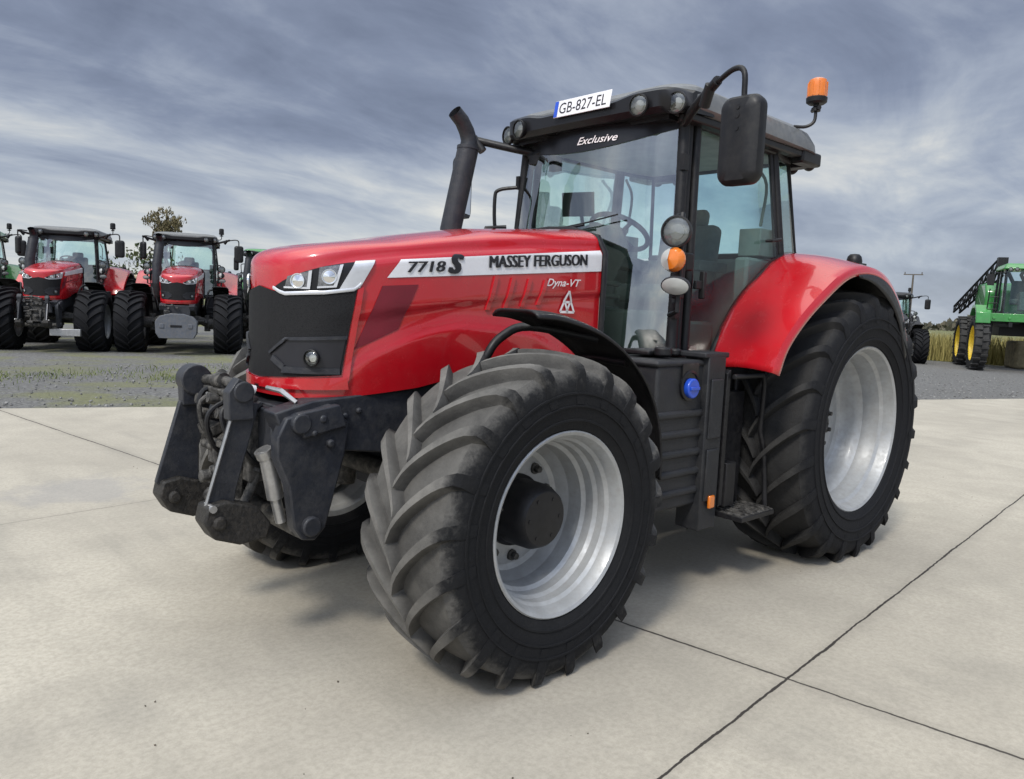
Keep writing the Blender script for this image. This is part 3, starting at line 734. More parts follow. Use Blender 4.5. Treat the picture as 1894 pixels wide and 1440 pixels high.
        b.tube([AT[sg], CT[sg], DT[sg]], .03, 8)
        b.box((1.34, sg*.70, 1.335), (.50, .10, .06))
        for z in (1.62, 2.45): b.box(AB[sg].lerp(AT[sg], (z-1.37)/1.33)+Vector((.015, sg*.025, 0)), (.05, .03, .09))
        b.box((AT[sg].x-.02, sg*.64, 2.62), (.05, .05, .10))
    b.tube([AT[1], AT[-1]], .035, 8); b.tube([DT[1], DT[-1]], .03, 8); b.tube([DB[1], DB[-1]], .03, 8)
    b.build('cab_frame', BLK, T, bevel=0, sharp=40)
    bpy.data.objects.remove(cab)
    def ws(u, v):
        p = AB[1].lerp(AT[1], v); q = AB[-1].lerp(AT[-1], v); m_ = q.lerp(p, u); m_.x += .215*(1-(2*u-1)**2)*(1-.30*v); m_.x += .02*math.sin(v*math.pi); return m_
    b = MB(); b.grid(ws, 24, 12); wsc = b.build('windscreen', WGLASS, T, sharp=60)
    b = MB()                # shaded top band of the windscreen
    def vb(u, v):
        e = .030+.055*math.sin(u*math.pi); return Vector(ws(u, 1-e*(1-v)*1.25))+Vector((.006, 0, 0))
    b.grid(vb, 24, 3); vbo = b.build('sun_band', BLKG, wsc, sharp=60)
    vs, fs, w_, h_ = textmesh('Exclusive', 1, .008, 1, .35)
    b = MB(); out = []
    for a, c in vs:
        yy = -.02+.30*(a/w_); p = Vector(ws(.5+(yy)/1.31, .925+.034*(c/h_))); out.append(p+Vector((.012, 0, 0)))
    b.add(out, fs); b.build('lettering', WTXT, wsc, recalc=False, sharp=80)
    b = MB()
    for sg in (1,):
        pass
    wb = MB()
    wb.tube([(1.752, -.04, 2.10), (1.738, .20, 2.13), (1.700, .40, 2.17)], .005, 6).tube([(1.758, -.04, 2.09), (1.748, .18, 2.115)], .008, 6)
    wb.build('wiper', BLK, wsc)
    for sg in (1, -1):
        poly = [AB[sg]+Vector((-.07, 0, 0)), Vector((1.14, sg*.735, 1.385)), Vector((1.09, sg*.735, 1.46)), Vector((.90, sg*.738, 1.69)), Vector((.66, sg*.738, 1.88)), CB[sg]+Vector((.05, 0, 0)), CT[sg]+Vector((.05, 0, 0)), AT[sg]+Vector((-.06, 0, 0))]
        b = MB(); b.add(poly, [tuple(range(8))]); dg = b.build('door_glass', GLASS, T)
        b = MB(); b.box((1.33, sg*.765, 1.78), (.03, .035, .16)).box((1.36, sg*.76, 1.78), (.09, .025, .05))
        b.build('door_handle', BLK, dg, bevel=.006)
        b = MB(); b.tube([(.50, sg*.745, 2.12), (.50, sg*.785, 2.12), (.62, sg*.785, 2.10), (.62, sg*.745, 2.10)], .01, 6); b.build('door_hinge', BLK, dg)
        b = MB(); b.add([CB[sg], DB[sg], DT[sg], CT[sg]], [(0, 1, 2, 3)]); b.build('quarter_glass', GLASS, T)
    b = MB()
    b.grid(lambda u, v: DB[-1].lerp(DT[-1], v).lerp(DB[1].lerp(DT[1], v), u)+Vector((-.10*(1-(2*u-1)**2), 0, 0)), 16, 4)
    b.build('rear_window', GLASS, T)
    # interior
    MB().box((.78, 0, 2.700), (1.25, 1.22, .02)).build('headliner', LINER, T)
    b = MB()
    b.box((.85, 0, 1.33), (1.30, 1.30, .06)).box((.20, 0, 1.68), (.34, 1.20, .66)).box((.70, 0, 1.45), (.60, .5, .22))
    b.box((.45, .62, 1.72), (.5, .10, .55)).box((.45, -.62, 1.72), (.5, .10, .55))
    b.box((1.50, 0, 1.50), (.12, 1.2, .24))
    b.build('cab_floor', INTR, T, bevel=.02)
    b = MB()                # steering column and dash
    b.prism([(1.62, 1.36), (1.34, 1.36), (1.38, 1.80), (1.24, 2.02), (1.36, 2.16), (1.56, 2.13), (1.66, 2.0), (1.68, 1.6)], 'xz', -.14, .14)
    b.tube([(1.45, -.17, 2.06), (1.44, 0, 2.12), (1.45, .17, 2.06)], .055, 12)
    for z in (1.46, 1.54, 1.62, 1.70, 1.78): b.box((1.50, 0, z), (.34, .31, .035))
    b.build('dashboard', SEAT, T, bevel=.02)
    b = MB(); cpt = Vector((1.20, 0, 2.13)); ax = Vector((-.50, 0, .86)).normalized(); e1 = Vector((0, 1, 0)); e2 = ax.cross(e1)
    b.tube([cpt+(e1*math.cos(a)+e2*math.sin(a))*.20 for a in [2*math.pi*k/28 for k in range(29)]], .017, 8)
    for a in (R(90), R(210), R(330)): b.tube([cpt-ax*.02, cpt+(e1*math.cos(a)+e2*math.sin(a))*.20], .014, 6)
    b.cyl(cpt-ax*.05, cpt+ax*.01, .05, 14); b.tube([cpt-ax*.03, (1.36, 0, 1.92)], .035, 8)
    b.build('steering_wheel', BLK, T)
    seat = MB(); seat.box((.68, 0, 1.74), (.50, .50, .13)).box((.70, 0, 1.58), (.30, .34, .22), taper=.8)
    seat.build('seat', SEAT, T, bevel=.04, seg=3)
    sb = MB(); sb.box((.42, 0, 1.99), (.13, .48, .52), (0, -8, 0)).box((.37, 0, 2.30), (.09, .26, .14), (0, -8, 0))
    sb.build('backrest', SEAT, T, bevel=.045, seg=3)
    b = MB(); b.box((.74, -.33, 1.96), (.48, .13, .08), (0, -6, 0)).box((.98, -.34, 2.03), (.16, .12, .06), (0, -14, 0)).tube([(.99, -.33, 2.05), (1.0, -.33, 2.17)], .018, 8)
    b.box((.60, -.33, 1.82), (.10, .08, .24)).box((.60, .32, 1.94), (.34, .07, .07))
    b.tube([(.98, -.42, 1.8), (1.06, -.48, 2.28)], .014, 8).box((1.08, -.50, 2.36), (.04, .24, .17), (0, 10, 20))
    b.build('armrest', SEAT, T, bevel=.015)
    b = MB()
    for sg in (1, -1):
        b.box((.46, sg*.60, 2.10), (.24, .16, .18)); b.tube([(.42, sg*.58, 2.22), (.38, sg*.58, 2.50), (.5, sg*.55, 2.62)], .012, 6, smooth=4)
    b.build('side_console', INTR, T, bevel=.02)
    b = MB(); b.tube([(1.42, -.60, 1.9), (1.40, -.62, 2.45), (1.40, -.60, 2.5)], .016, 8).build('interior_handrail', BLK, T)
    b = MB()
    b.tube([(1.52, -.56, 2.63), (1.54, -.42, 2.64), (1.54, -.34, 2.58)], .024, 8).box((1.53, -.48, 2.60), (.05, .10, .06)).box((1.50, -.33, 2.56), (.04, .08, .09))
    b.build('radio_unit', BLK, T)
    # --- roof
    def ring(x0, x1, yh, rr, n=10):
        out = []
        for (cx_, cy_, a0) in ((x1-rr, yh-rr, 0), (x0+rr, yh-rr, 90), (x0+rr, -yh+rr, 180), (x1-rr, -yh+rr, 270)):
            for k in range(n+1): a = R(a0+90*k/n); out.append((cx_+rr*math.cos(a), cy_+rr*math.sin(a)))
        return out
    def roofz(x): return .040*math.sin(max(0, min(1, (1.65-x)/1.6))*math.pi)
    rings = [(.06, 1.48, .66, .12, 2.728), (.00, 1.56, .735, .15, 2.738), (-.03, 1.60, .765, .16, 2.77), (-.02, 1.615, .760, .16, 2.82), (.02, 1.600, .735, .16, 2.868), (.10, 1.55, .67, .15, 2.900), (.25, 1.44, .52, .14, 2.918), (.6, 1.1, .20, .1, 2.925)]
    b = MB(); vs = []
    for (x0, x1, yh, rr, z) in rings: vs += [(x, y, z+(roofz(x) if z > 2.8 else 0)-(.05*sst((.35-x)/.4) if z > 2.74 else 0)) for x, y in ring(x0, x1, yh, rr)]
    n_ = 44; fs = [(i*n_+j, i*n_+(j+1) % n_, (i+1)*n_+(j+1) % n_, (i+1)*n_+j) for i in range(len(rings)-1) for j in range(n_)]
    fs += [tuple(range((len(rings)-1)*n_, len(rings)*n_)), tuple(reversed(range(n_)))]
    b.add(vs, fs); roof = b.build('roof', ROOF, T, sharp=28)
    # black visor along the front edge, arched above the lamps
    b = MB(); VN = 40
    def vis(k, w_):
        u = k/VN; y = -.755+1.51*u; bul = .060*(1-(y/.755)**2); zt_ = 2.828+.030*math.exp(-((abs(y)-.56)/.20)**4); zl = 2.728-.006*math.cos(y*3)
        xf = 1.630+bul-.10*sst((abs(y)-.62)/.14)
        return [(xf-.16, y, zt_+.012), (xf-.02, y, zt_+.010), (xf+.006, y, zt_-.010), (xf+.004, y, zl+.03), (xf-.03, y, zl), (xf-.22, y, zl+.01)][w_]
    vs = [vis(k, w_) for k in range(VN+1) for w_ in range(6)]
    fs = [(k*6+j, k*6+(j+1) % 6, (k+1)*6+(j+1) % 6, (k+1)*6+j) for k in range(VN) for j in range(6)]+[tuple(range(6)), tuple(range(VN*6, VN*6+6))]
    b.add(vs, fs); b.box((1.46, 0, 2.722), (.22, 1.25, .03)); b.build('roof_visor', BLKG, roof, sharp=40)
    for sg in (1, -1):      # dark under-edge along the sides
        b = MB(); b.box((.88, sg*.70, 2.715), (1.3, .08, .045)); b.build('roof_underside', BLK, roof, bevel=.01)
    for y in (.70, .50, -.50, -.70):
        xx = 1.640+.060*(1-(y/.755)**2)-.10*sst((abs(y)-.62)/.14)
        lamp('work_light', roof, (xx+.02, y, 2.775), (1, .12*(1 if y > 0 else -1), -.06), .058, .06, BLK)
    for sg in (1, -1):
        for (x, y) in ((.03, .66), (-.03, .50)):
            lamp('rear_work_light', roof, (x-.07, sg*y, 2.700), (-1, .2*sg, -.1), .050, .07, BLK)
        b = MB(); b.box((.10, sg*.70, 2.705), (.26, .10, .09)).box((.02, sg*.60, 2.70), (.12, .22, .08)); b.build('light_bracket', BLK, roof, bevel=.015)
    # registration plate on the roof
    b = MB(); b.box((1.708, .075, 2.842), (.006, .46, .105), (0, -10, 0)); pl_ = b.build('number_plate', WHITE, roof, bevel=.002)
    def ptext(t_, y0, wd, ht):
        vs, fs, w_, h_ = textmesh(t_, 1, .0, 1); mb = MB(); out = []
        for a, c in vs:
            u = a/w_*wd; v = c/h_*ht-.5*ht; q = Euler((0, R(-10), 0)).to_matrix() @ Vector((.0045, 0, v)); out.append(Vector((1.708, y0+u-.045, 2.842))+q)
        mb.add(out, fs); return mb
    ptext('GB-827-EL', -.065, .385, .068).build('lettering', INK, pl_, recalc=False, sharp=80)
    b = MB(); q = Euler((0, R(-10), 0)).to_matrix(); b.add([Vector((1.708, y-.045, 2.842))+q @ Vector((.0042, 0, z)) for y, z in ((-.108, -.050), (-.078, -.050), (-.078, .050), (-.108, .050))], [(0, 1, 2, 3)]); b.build('blue_strip', BLUE, pl_, recalc=False)
    b = MB(); b.tube([(1.60, .0, 2.85), (1.70, .0, 2.862)], .01, 6).tube([(1.60, .2, 2.85), (1.70, .18, 2.862)], .01, 6); b.build('plate_bracket', BLK, roof)
    # beacon on its stalk
    b = MB(); b.tube([(.30, .70, 2.885), (.25, .76, 2.885), (.22, .80, 2.92), (.21, .80, 3.00)], .011, 8, smooth=4); b.lathe([(.0001, 0), (.03, 0), (.03, .02), (.018, .03), (.018, .05), (.0001, .05)], 16, (.21, .80, 2.985), 'z')
    b.tube([(.18, .76, 3.0), (.24, .84, 3.0)], .014, 8)
    b.lathe([(.0001, 0), (.05, 0), (.066, .012), (.068, .04), (.062, .045), (.0001, .045)], 24, (.21, .80, 3.030), 'z'); bc = b.build('beacon', BLK, roof, sharp=35)
    b = MB(); b.lathe([(.060, .043), (.062, .06), (.060, .13), (.055, .155), (.040, .165), (.0001, .168)], 24, (.21, .80, 3.030), 'z')
    for k in range(10): a = 2*math.pi*k/10; b.box((.21+.061*math.cos(a), .80+.061*math.sin(a), 3.125), (.006, .006, .09))
    b.build('beacon_lens', ORG, bc, sharp=35)
    # --- mirrors
    for sg in (1, -1):
        b = MB()
        b.tube([(1.47, sg*.66, 2.69), (1.60, sg*.82, 2.73), (1.76, sg*1.06, 2.795)], .026, 10, smooth=4)
        b.cyl((1.69, sg*.94, 2.70), (1.73, sg*1.0, 2.79), .03, 12)
        arm = b.build('mirror_arm', BLK, T)
        b = MB(); M_ = []
        for (k, sx_, sz_) in ((0, .96, .98), (.035, 1, 1), (.060, .94, .97), (.078, .74, .90), (.084, .4, .7)):
            for (yy, zz_) in ring(-.212*sz_, .212*sz_, .112*sx_, .06*sx_, 6): M_.append((1.83+k, sg*1.285+zz_, 2.450+yy+(.0)))
        n2_ = 28; fs = [(i*n2_+j, i*n2_+(j+1) % n2_, (i+1)*n2_+(j+1) % n2_, (i+1)*n2_+j) for i in range(4) for j in range(n2_)]+[tuple(range(4*n2_, 5*n2_)), tuple(range(n2_))]
        b.add(M_, fs)
        for z in (2.60, 2.56, 2.50): b.cyl((1.905, sg*1.285, z), (1.918, sg*1.285, z), .012, 8)
        mh = b.build('mirror', BLK, T, sharp=35)
        b = MB(); b.tube([(1.74, sg*1.03, 2.785), (1.84, sg*1.20, 2.805), (1.865, sg*1.275, 2.775), (1.865, sg*1.285, 2.66)], .014, 10, smooth=5); tip = b.build('mirror_stem', BLK, mh)
        b = MB(); b.grid(lambda u, v: (1.8285, sg*(1.285-.092+.184*u), 2.450-.18+.36*v), 2, 2); b.build('mirror_glass', CHROME, mh, recalc=False)
        if sg < 0: FOLD.extend([arm.name, mh.name])
    # --- pillar lamps
    for sg in (1, -1):
        b = MB(); b.tube([(1.56, sg*.73, 2.16), (1.66, sg*.83, 2.15), (1.70, sg*.86, 2.02), (1.70, sg*.86, 1.62), (1.60, sg*.74, 1.60)], .016, 8)
        br = b.build('lamp_bracket', BLK, T)
        lamp('headlamp', T, (1.775, sg*.875, 2.045), (1, .25*sg, 0), .080, .10, BLK)
        b = MB(); b.lathe([(.0001, -.05), (.035, -.04), (.064, 0), (.067, .02), (.052, .050), (.0001, .064)], 20, (1.76, sg*.875, 1.895), 'x'); ind = b.build('indicator', ORG, T)
        b = MB(); b.lathe([(.069, -.015), (.069, .014), (.057, .046), (.0001, .066)], 20, (1.762, sg*.868, 1.895), 'x')
        lens = [v for v in b.v]
        b2 = MB(); b2.add(lens, [f for f in b.f if (sum(lens[i].y for i in f)/len(f)-sg*.868)*sg < -.004]); b2.build('clear_lens', LAMPB, ind)
        b = MB(); b.lathe([(.0001, -.07), (.05, -.055), (.082, -.015), (.084, .0), (.076, .004)], 24, (0, 0, 0), 'x')
        for v in b.v: v.z *= .66; v.rotate(Euler((0, R(28), sg*R(14)))); v += Vector((1.765, sg*.885, 1.755))
        wk = b.build('side_lamp', DGREY, T)
        b = MB(); b.lathe([(.076, .004), (.055, .012), (.0001, .016)], 24, (0, 0, 0), 'x')
        for v in b.v: v.z = v.z*.66; v.rotate(Euler((0, R(28), sg*R(14)))); v += Vector((1.765, sg*.885, 1.755))
        b.build('lens', LAMPB, wk)
        b = MB(); b.box((1.62, sg*.80, 1.80), (.06, .05, .22)).box((1.55, sg*.79, 1.90), (.08, .06, .10)); b.build('lamp_mount', BLK, br, bevel=.01)
    # --- exhaust stack and air intake side pipe
    b = MB()
    b.tube([(2.165, -.585, 1.50), (2.165, -.585, 2.08), (2.07, -.555, 2.595)], .068, 20)
    b.tube([(2.07, -.555, 2.59), (2.065, -.553, 2.60), (2.068, -.553, 2.65), (2.09, -.553, 2.70), (2.13, -.553, 2.755), (2.19, -.553, 2.80)], [.062, .060, .052, .050, .048, .046], 18, caps=False)
    b.tube([(2.071, -.555, 2.585), (2.069, -.555, 2.605)], .072, 20)
    ex = b.build('exhaust_stack', DGREY, T, sharp=35)
    b = MB(); b.tube([(2.165, -.585, 1.30), (2.165, -.585, 1.62)], .09, 20); b.box((2.165, -.50, 1.75), (.10, .12, .05)); b.build('exhaust_shield', BLK, ex)
    b = MB(); b.tube([(1.55, -.76, 2.12), (1.60, -.80, 2.14), (1.60, -.82, 2.36), (1.58, -.80, 2.42), (1.50, -.70, 2.44)], .013, 8, smooth=4); b.tube([(1.60, -.80, 2.14), (1.60, -.80, 1.60)], .013, 8); b.build('grab_rail', BLK, T)
    # --- fuel tank, side box, steps
    b = MB()
    b.box((1.66, .73, .93), (.56, .42, .80)); b.box((1.66, .73, 1.34), (.60, .44, .035))
    for z in (.62, .73, .84, .95, 1.06): b.box((1.66, .735, z), (.575, .445, .045))
    tk = b.build('fuel_tank', MGREY, T, bevel=.022, seg=3)
    b = MB(); b.box((1.445, .90, .88), (.17, .16, 1.00)).box((1.445, .985, .70), (.12, .015, .30)).box((1.445, .985, 1.08), (.12, .015, .34)).box((1.45, .88, 1.385), (.24, .20, .03)); b.build('side_panel', MGREY, tk, bevel=.015)
    b = MB(); b.lathe([(.085, 0), (.085, .012), (.07, .016), (.065, .006)], 28, (1.665, .945, 1.22), 'y'); b.box((1.665, .944, 1.29), (.15, .02, .10)); b.build('cap_recess', BLKG, tk)
    b = MB(); b.lathe([(.055, 0), (.055, .028), (.048, .034), (.0001, .034)], 28, (1.665, .95, 1.205), 'y')
    b.box((1.665, .988, 1.205), (.08, .014, .018))
    b.build('filler_cap', BLUE, tk, bevel=.003)
    b = MB(); b.box((1.445, .998, .545), (.055, .02, .075)); b.build('side_reflector', ORG, tk, bevel=.008)
    b = MB()
    b.prism([(1.335, .50), (1.335, 1.28), (1.30, 1.30), (1.30, .50)], 'xz', .70, .98)
    for z, y1 in ((.44, 1.10),): b.box((1.12, y1-.10, z), (.36, .24, .03))
    b.box((1.12, .80, .80), (.34, .14, .70)).box((1.0, .76, 1.1), (.5, .05, .45))
    b.tube([(1.30, 1.0, 1.26), (.98, 1.0, 1.26), (.955, 1.0, 1.20), (.965, 1.0, .92), (.90, 1.0, .80), (.93, 1.05, .46)], .016, 8)
    b.tube([(.95, .80, 1.25), (.94, .80, .46)], .016, 8).box((1.10, .72, .85), (.40, .03, .85)).box((1.24, .93, .62), (.10, .12, .26))
    b.build('cab_steps', BLK, T, bevel=.006)
    b = MB(); b.box((1.12, 1.005, .458), (.34, .22, .006))
    for k in range(7): b.box((.98+.045*k, 1.005, .465), (.014, .20, .014))
    b.build('step_tread', IRON, T)
    b = MB(); b.box((1.40, .62, 1.40), (.26, .20, .05)); b.box((1.62, .66, 1.385), (.35, .2, .03)); b.cyl((1.72, .80, 1.37), (1.72, .80, 1.42), .05, 14); b.cyl((1.58, .78, 1.37), (1.58, .78, 1.41), .035, 14)
    b.build('cab_sill', BLK, T, bevel=.01)
    b = MB(); b.box((1.60, -.72, .95), (.75, .42, .78)); b.box((1.75, -.5, 1.3), (.5, .5, .25)); b.build('battery_box', MGREY, T, bevel=.02)
    # --- rear hitch
    b = MB()
    for sg in (1, -1):
        b.tube([(-.45, sg*.36, .72), (-1.22, sg*.45, .60)], .035, 8).tube([(-.60, sg*.36, 1.32), (-.95, sg*.42, .66)], .03, 8).tube([(-.45, sg*.25, 1.35), (-.75, sg*.36, 1.34)], .04, 8)
    b.tube([(-.45, 0, 1.25), (-1.0, 0, 1.05)], .03, 8).box((-.6, 0, .55), (.6, .12, .06)); b.build('rear_linkage', IRON, T)
    # --- front linkage
    L_ = empty('front_linkage_root', T)
    for sg in (1, -1):
        b = MB()            # lift arm bracket hanging from the frame
        b.prism([(3.76, 1.10), (3.55, 1.15), (3.46, 1.06), (3.48, .92), (3.57, .60), (3.62, .550), (3.68, .560), (3.72, .62), (3.745, .80), (3.80, .93), (3.80, 1.02)], 'xz', sg*.405, sg*.335)
        b.prism([(3.72, 1.12), (3.52, 1.15), (3.48, 1.05), (3.69, 1.01)], 'xz', sg*.425, sg*.38)
        for (x, z, r) in ((3.70, 1.075, .045), (3.60, 1.09, .018), (3.56, .98, .018), (3.645, .62, .045), (3.64, 1.03, .014)): b.cyl((x, sg*.33, z), (x, sg*.432, z), r, 14)
        b.build('linkage_bracket', DGREY, T, bevel=.008)
        b = MB()            # long flat lower link
        x0 = .20 if sg > 0 else .30
        b.prism([(3.80, 1.145), (3.905, 1.165), (4.035, .70), (3.985, .60), (3.92, .62), (3.90, .78)] if sg > 0 else [(3.80, 1.10), (3.95, 1.10), (4.06, .72), (3.98, .64), (3.86, .66), (3.86, .88)], 'xz', sg*x0, sg*(x0+.03))
        b.cyl((3.88, sg*(x0-.03), 1.20), (3.88, sg*(x0+.06), 1.20), .072 if sg < 0 else .045, 20)
        b.prism([(3.84, 1.22), (3.83, 1.08), (3.94, 1.08), (3.945, 1.20), (3.90, 1.26)], 'xz', sg*(x0-.015), sg*(x0+.05))
        lk = b.build('lower_link', DGREY, T, bevel=.006)
        if sg > 0: b = MB(); b.tube([(3.908, x0+.032, 1.15), (4.034, x0+.032, .72)], .007, 6).build('worn_edge', STEEL, lk)
        b = MB()            # worn hook end
        b.prism([(4.04, .73), (3.96, .745), (3.82, .70), (3.76, .62), (3.78, .555), (3.90, .545), (4.01, .585), (4.055, .66)], 'xz', sg*(x0-.04), sg*(x0+.075))
        b.cyl((3.99, sg*(x0-.06), .655), (3.99, sg*(x0+.09), .655), .030, 12)
        b.build('hook_end', HOOK, lk, bevel=.010)
        b = MB(); b.cyl((4.02, sg*(x0+.0), .72), (4.02, sg*(x0+.085), .72), .016, 10); b.build('hook_pin', STEEL, lk)
        b = MB()            # hydraulic cylinder
        b.cyl((3.62, sg*.12, 1.10), (3.76, sg*.13, .82), .042, 16).cyl((3.76, sg*.13, .82), (3.84, sg*.14, .66), .022, 12)
        b.cyl((3.70, sg*.15, .93), (3.735, sg*.15, .86), .050, 16).cyl((3.84, sg*.08, .66), (3.84, sg*.20, .66), .04, 12)
        b.build('lift_cylinder', IRON, T, sharp=40)
        b = MB(); b.cyl((3.79, sg*.27, .95), (3.745, sg*.275, .73), .036, 16).cyl((3.745, sg*.275, .73), (3.72, sg*.28, .62), .024, 12).cyl((3.80, sg*.27, .95), (3.785, sg*.27, .92), .043, 16); b.build('ram', STEEL, T, sharp=40)
    bpy.data.objects.remove(L_)
    b = MB()
    b.cyl((3.66, -.34, .60), (3.66, .34, .60), .045, 16).cyl((3.70, -.36, 1.075), (3.70, .36, 1.075), .05, 16)
    b.box((3.76, 0, .93), (.10, .30, .30)).box((3.80, 0, 1.10), (.10, .22, .12)).box((3.84, .0, .76), (.07, .16, .16)).cyl((3.80, 0, .80), (3.92, 0, .80), .045, 14).cyl((3.92, 0, .80), (3.97, 0, .80), .028, 12)
    b.box((3.84, .06, 1.16), (.08, .08, .07), (0, 20, 0))
    b.prism([(3.76, 1.13), (3.86, 1.15), (3.87, 1.18), (3.78, 1.18)], 'xz', -.24, .10)
    b.prism([(3.74, 1.02), (3.86, .92), (3.86, .82), (3.74, .86)], 'xz', -.20, -.10).prism([(3.74, 1.02), (3.86, .92), (3.86, .82), (3.74, .86)], 'xz', .04, .09)
    b.build('linkage_head', IRON, T, bevel=.008)
    b = MB()                # stowed top link with its hook, lying across the head
    b.tube([(3.84, -.30, 1.20), (3.83, -.12, 1.215), (3.80, .04, 1.20)], .024, 10); b.cyl((3.83, -.36, 1.19), (3.83, -.30, 1.20), .040, 14); b.cyl((3.84, -.14, 1.21), (3.83, -.08, 1.215), .036, 12)
    b.build('top_link', IRON, T)
    for (y, z) in ((-.22, 1.10), (-.16, 1.04), (-.08, 1.12), (.02, 1.06)):
        b = MB(); b.cyl((3.80, y, z), (3.88, y-.01, z+.015), .018, 12).cyl((3.86, y-.01, z+.012), (3.90, y-.012, z+.02), .024, 12); b.build('coupling', IRON, T, sharp=40)
    b = MB(); b.box((3.845, -.20, .98), (.06, .12, .05), (0, 20, 10)).box((3.86, -.06, .93), (.05, .16, .03), (0, -15, 0)).cyl((3.85, -.26, .90), (3.85, -.14, .90), .022, 12); b.build('valve_block', IRON, T, bevel=.006)
    for (pts, r, m_, nm) in (([(3.78, .05, 1.15), (3.90, .08, 1.10), (3.88, .10, .98), (3.80, .10, .90)], .012, BLK, 'hose'), ([(3.76, -.03, 1.16), (3.92, -.02, 1.08), (3.90, -.04, .94), (3.80, -.05, .84)], .012, BLK, 'hose'),
                         ([(3.76, -.12, 1.16), (3.92, -.12, 1.12), (3.88, -.14, .95), (3.82, -.12, .86)], .011, IRON, 'hose'), ([(3.76, .15, 1.13), (3.88, .16, 1.05), (3.82, .17, .90), (3.74, .16, .84)], .012, BLK, 'hose'),
                         ([(3.72, -.16, 1.17), (3.88, -.19, 1.16), (3.90, -.17, 1.02), (3.84, -.15, .92)], .013, BLK, 'hose')):
        b = MB(); b.tube(pts, r, 8, smooth=6); b.tube([pts[0], Vector(pts[0]).lerp(Vector(pts[1]), .25)], r*1.6, 8); b.build(nm, m_, T)
    b = MB(); b.tube([(3.74, .17, 1.205), (3.72, .27, 1.20), (3.68, .33, 1.155)], [.010, .013, .010], 8); b.build('hose_coupler', STEEL, T)
    for (y, m_) in ((.06, RED), (.11, WHITE), (-.06, RED)):
        b = MB(); b.cyl((3.77, y, 1.19), (3.81, y, 1.20), .020, 12); b.build('quick_coupling', m_, T)
    return T

main = build_tractor()
for n_ in FOLD: fold(bpy.data.objects[n_])
tag(main, 'large red tractor in the foreground with a white stripe lettered 7718 S', 'tractor')

# ------------------------------------------------------------------ other machines
def kids(o): return [c for c in bpy.data.objects if c.parent == o]
KID = {}
for o in list(bpy.data.objects):
    if o.parent: KID.setdefault(o.parent.name, []).append(o)
def copytree(o, parent, swap, skip, depth=0):
    if o.name.split('.')[0] in skip: return None
    c = o.copy(); COL.objects.link(c); c.parent = parent
    for k in ('label', 'category', 'group'):
        if k in c: del c[k]
    if c.type == 'MESH':
        for i, sl_ in enumerate(c.material_slots):
            m = o.material_slots[i].material
            if m in swap: sl_.link = 'OBJECT'; sl_.material = swap[m]
    for ch in KID.get(o.name, []): copytree(ch, c, swap, skip, depth+1)
    return c
SKIP = {'wheel_nut', 'valve', 'interior_handrail', 'lettering', 'brand_lettering', 'number_lettering', 'emblem', 'badge_lettering', 'model_letter', 'number_plate', 'plate_bracket', 'hose', 'hose_coupler', 'quick_coupling', 'interior_fittings', 'wiper', 'ram'}
def place(label, loc, rz, sc, swap={}, skip=set(), group=None, wide=0):
    c = copytree(main, None, swap, SKIP | skip)
    for o in [x for x in bpy.data.objects if x.parent == c]:
        nm = o.name.split('.')[0]
        if nm in ('mirror', 'mirror_arm') and any(abs(a-b_) > 1e-6 for r1, r2_ in zip(o.matrix_local, Matrix.Identity(4)) for a, b_ in zip(r1, r2_)): o.matrix_local = Matrix.Identity(4)
        if wide and nm == 'exhaust_stack': o.scale = (1.6, 1.6, 1); o.location = Vector((2.12*-.6, -.57*-.6, 0))
        if wide and nm == 'front_wheel': o.location.y *= wide; o.scale.y *= 1.14
        if wide and nm == 'rear_wheel': o.location.y *= 1.06; o.scale.y *= 1.1
    c.location = loc; c.rotation_euler = (0, 0, rz); c.scale = (sc,)*3
    tag(c, label, 'tractor', group); return c
def lookrot(loc, off=0): return math.atan2(CP.y-loc[1], CP.x-loc[0])+R(off)
GR = 'tractors parked in a row across the gravel yard'
DARKT = {TREAD: TREADR}
def fpos(px_, py_): # metres along the view from the camera, kept as plain yard positions
    return (px_, py_)
def yardpos(fx, fy, rz, sc):   # front axle ground point to origin
    return (fx-2.88*sc*math.cos(rz), fy-2.88*sc*math.sin(rz), 0)
LK = {'linkage_bracket', 'lower_link', 'linkage_head', 'top_link', 'lift_cylinder'}
GSW = {RED: GREEN, RIM: YEL, TREAD: TREADR, ROOF: GREEN, ORG: BLK}
DARKT = {TREAD: TREADR, ORG: BLK}
rows = [('red tractor with bare front linkage, second from the left in the background row', (.58, -19.15), -15, 1.10, DARKT, set(), .97),
        ('red tractor in the background carrying a grey front weight block', (-2.24, -17.95), -5, 1.12, DARKT, LK, 1.12),
        ('green tractor cut off by the left edge of the photo', (2.05, -22.9), -10, 1.10, GSW, LK, 1.0),
        ('green tractor half hidden behind the nose of the big red tractor', (-6.2, -21.4), -4, 1.10, GSW, LK, 1.0)]
bgt = []
for (lb, (fx, fy), off, sc, sw, sk, wd_) in rows:
    rz = lookrot((fx, fy), off); bgt.append(place(lb, yardpos(fx, fy, rz, sc), rz, sc, sw, sk, GR, wd_))
# grey weight block on the second tractor (local coordinates of the tractor)
b = MB(); b.prism([(-.43, .50), (-.36, .38), (.36, .38), (.43, .50), (.44, .76), (.34, .88), (.14, .94), (-.14, .94), (-.34, .88), (-.44, .76)], 'yz', 3.62, 3.98)
b.box((3.985, .30, .66), (.02, .10, .10)).box((3.985, -.30, .66), (.02, .10, .10)); wblk = b.build('front_weight', [paint('weight_grey', (.085, .095, .115), .6, 0, 0, .4)], bgt[1], bevel=.03)
MB().box((3.985, 0, .66), (.01, .24, .05)).build('weight_slot', BLKG, wblk)
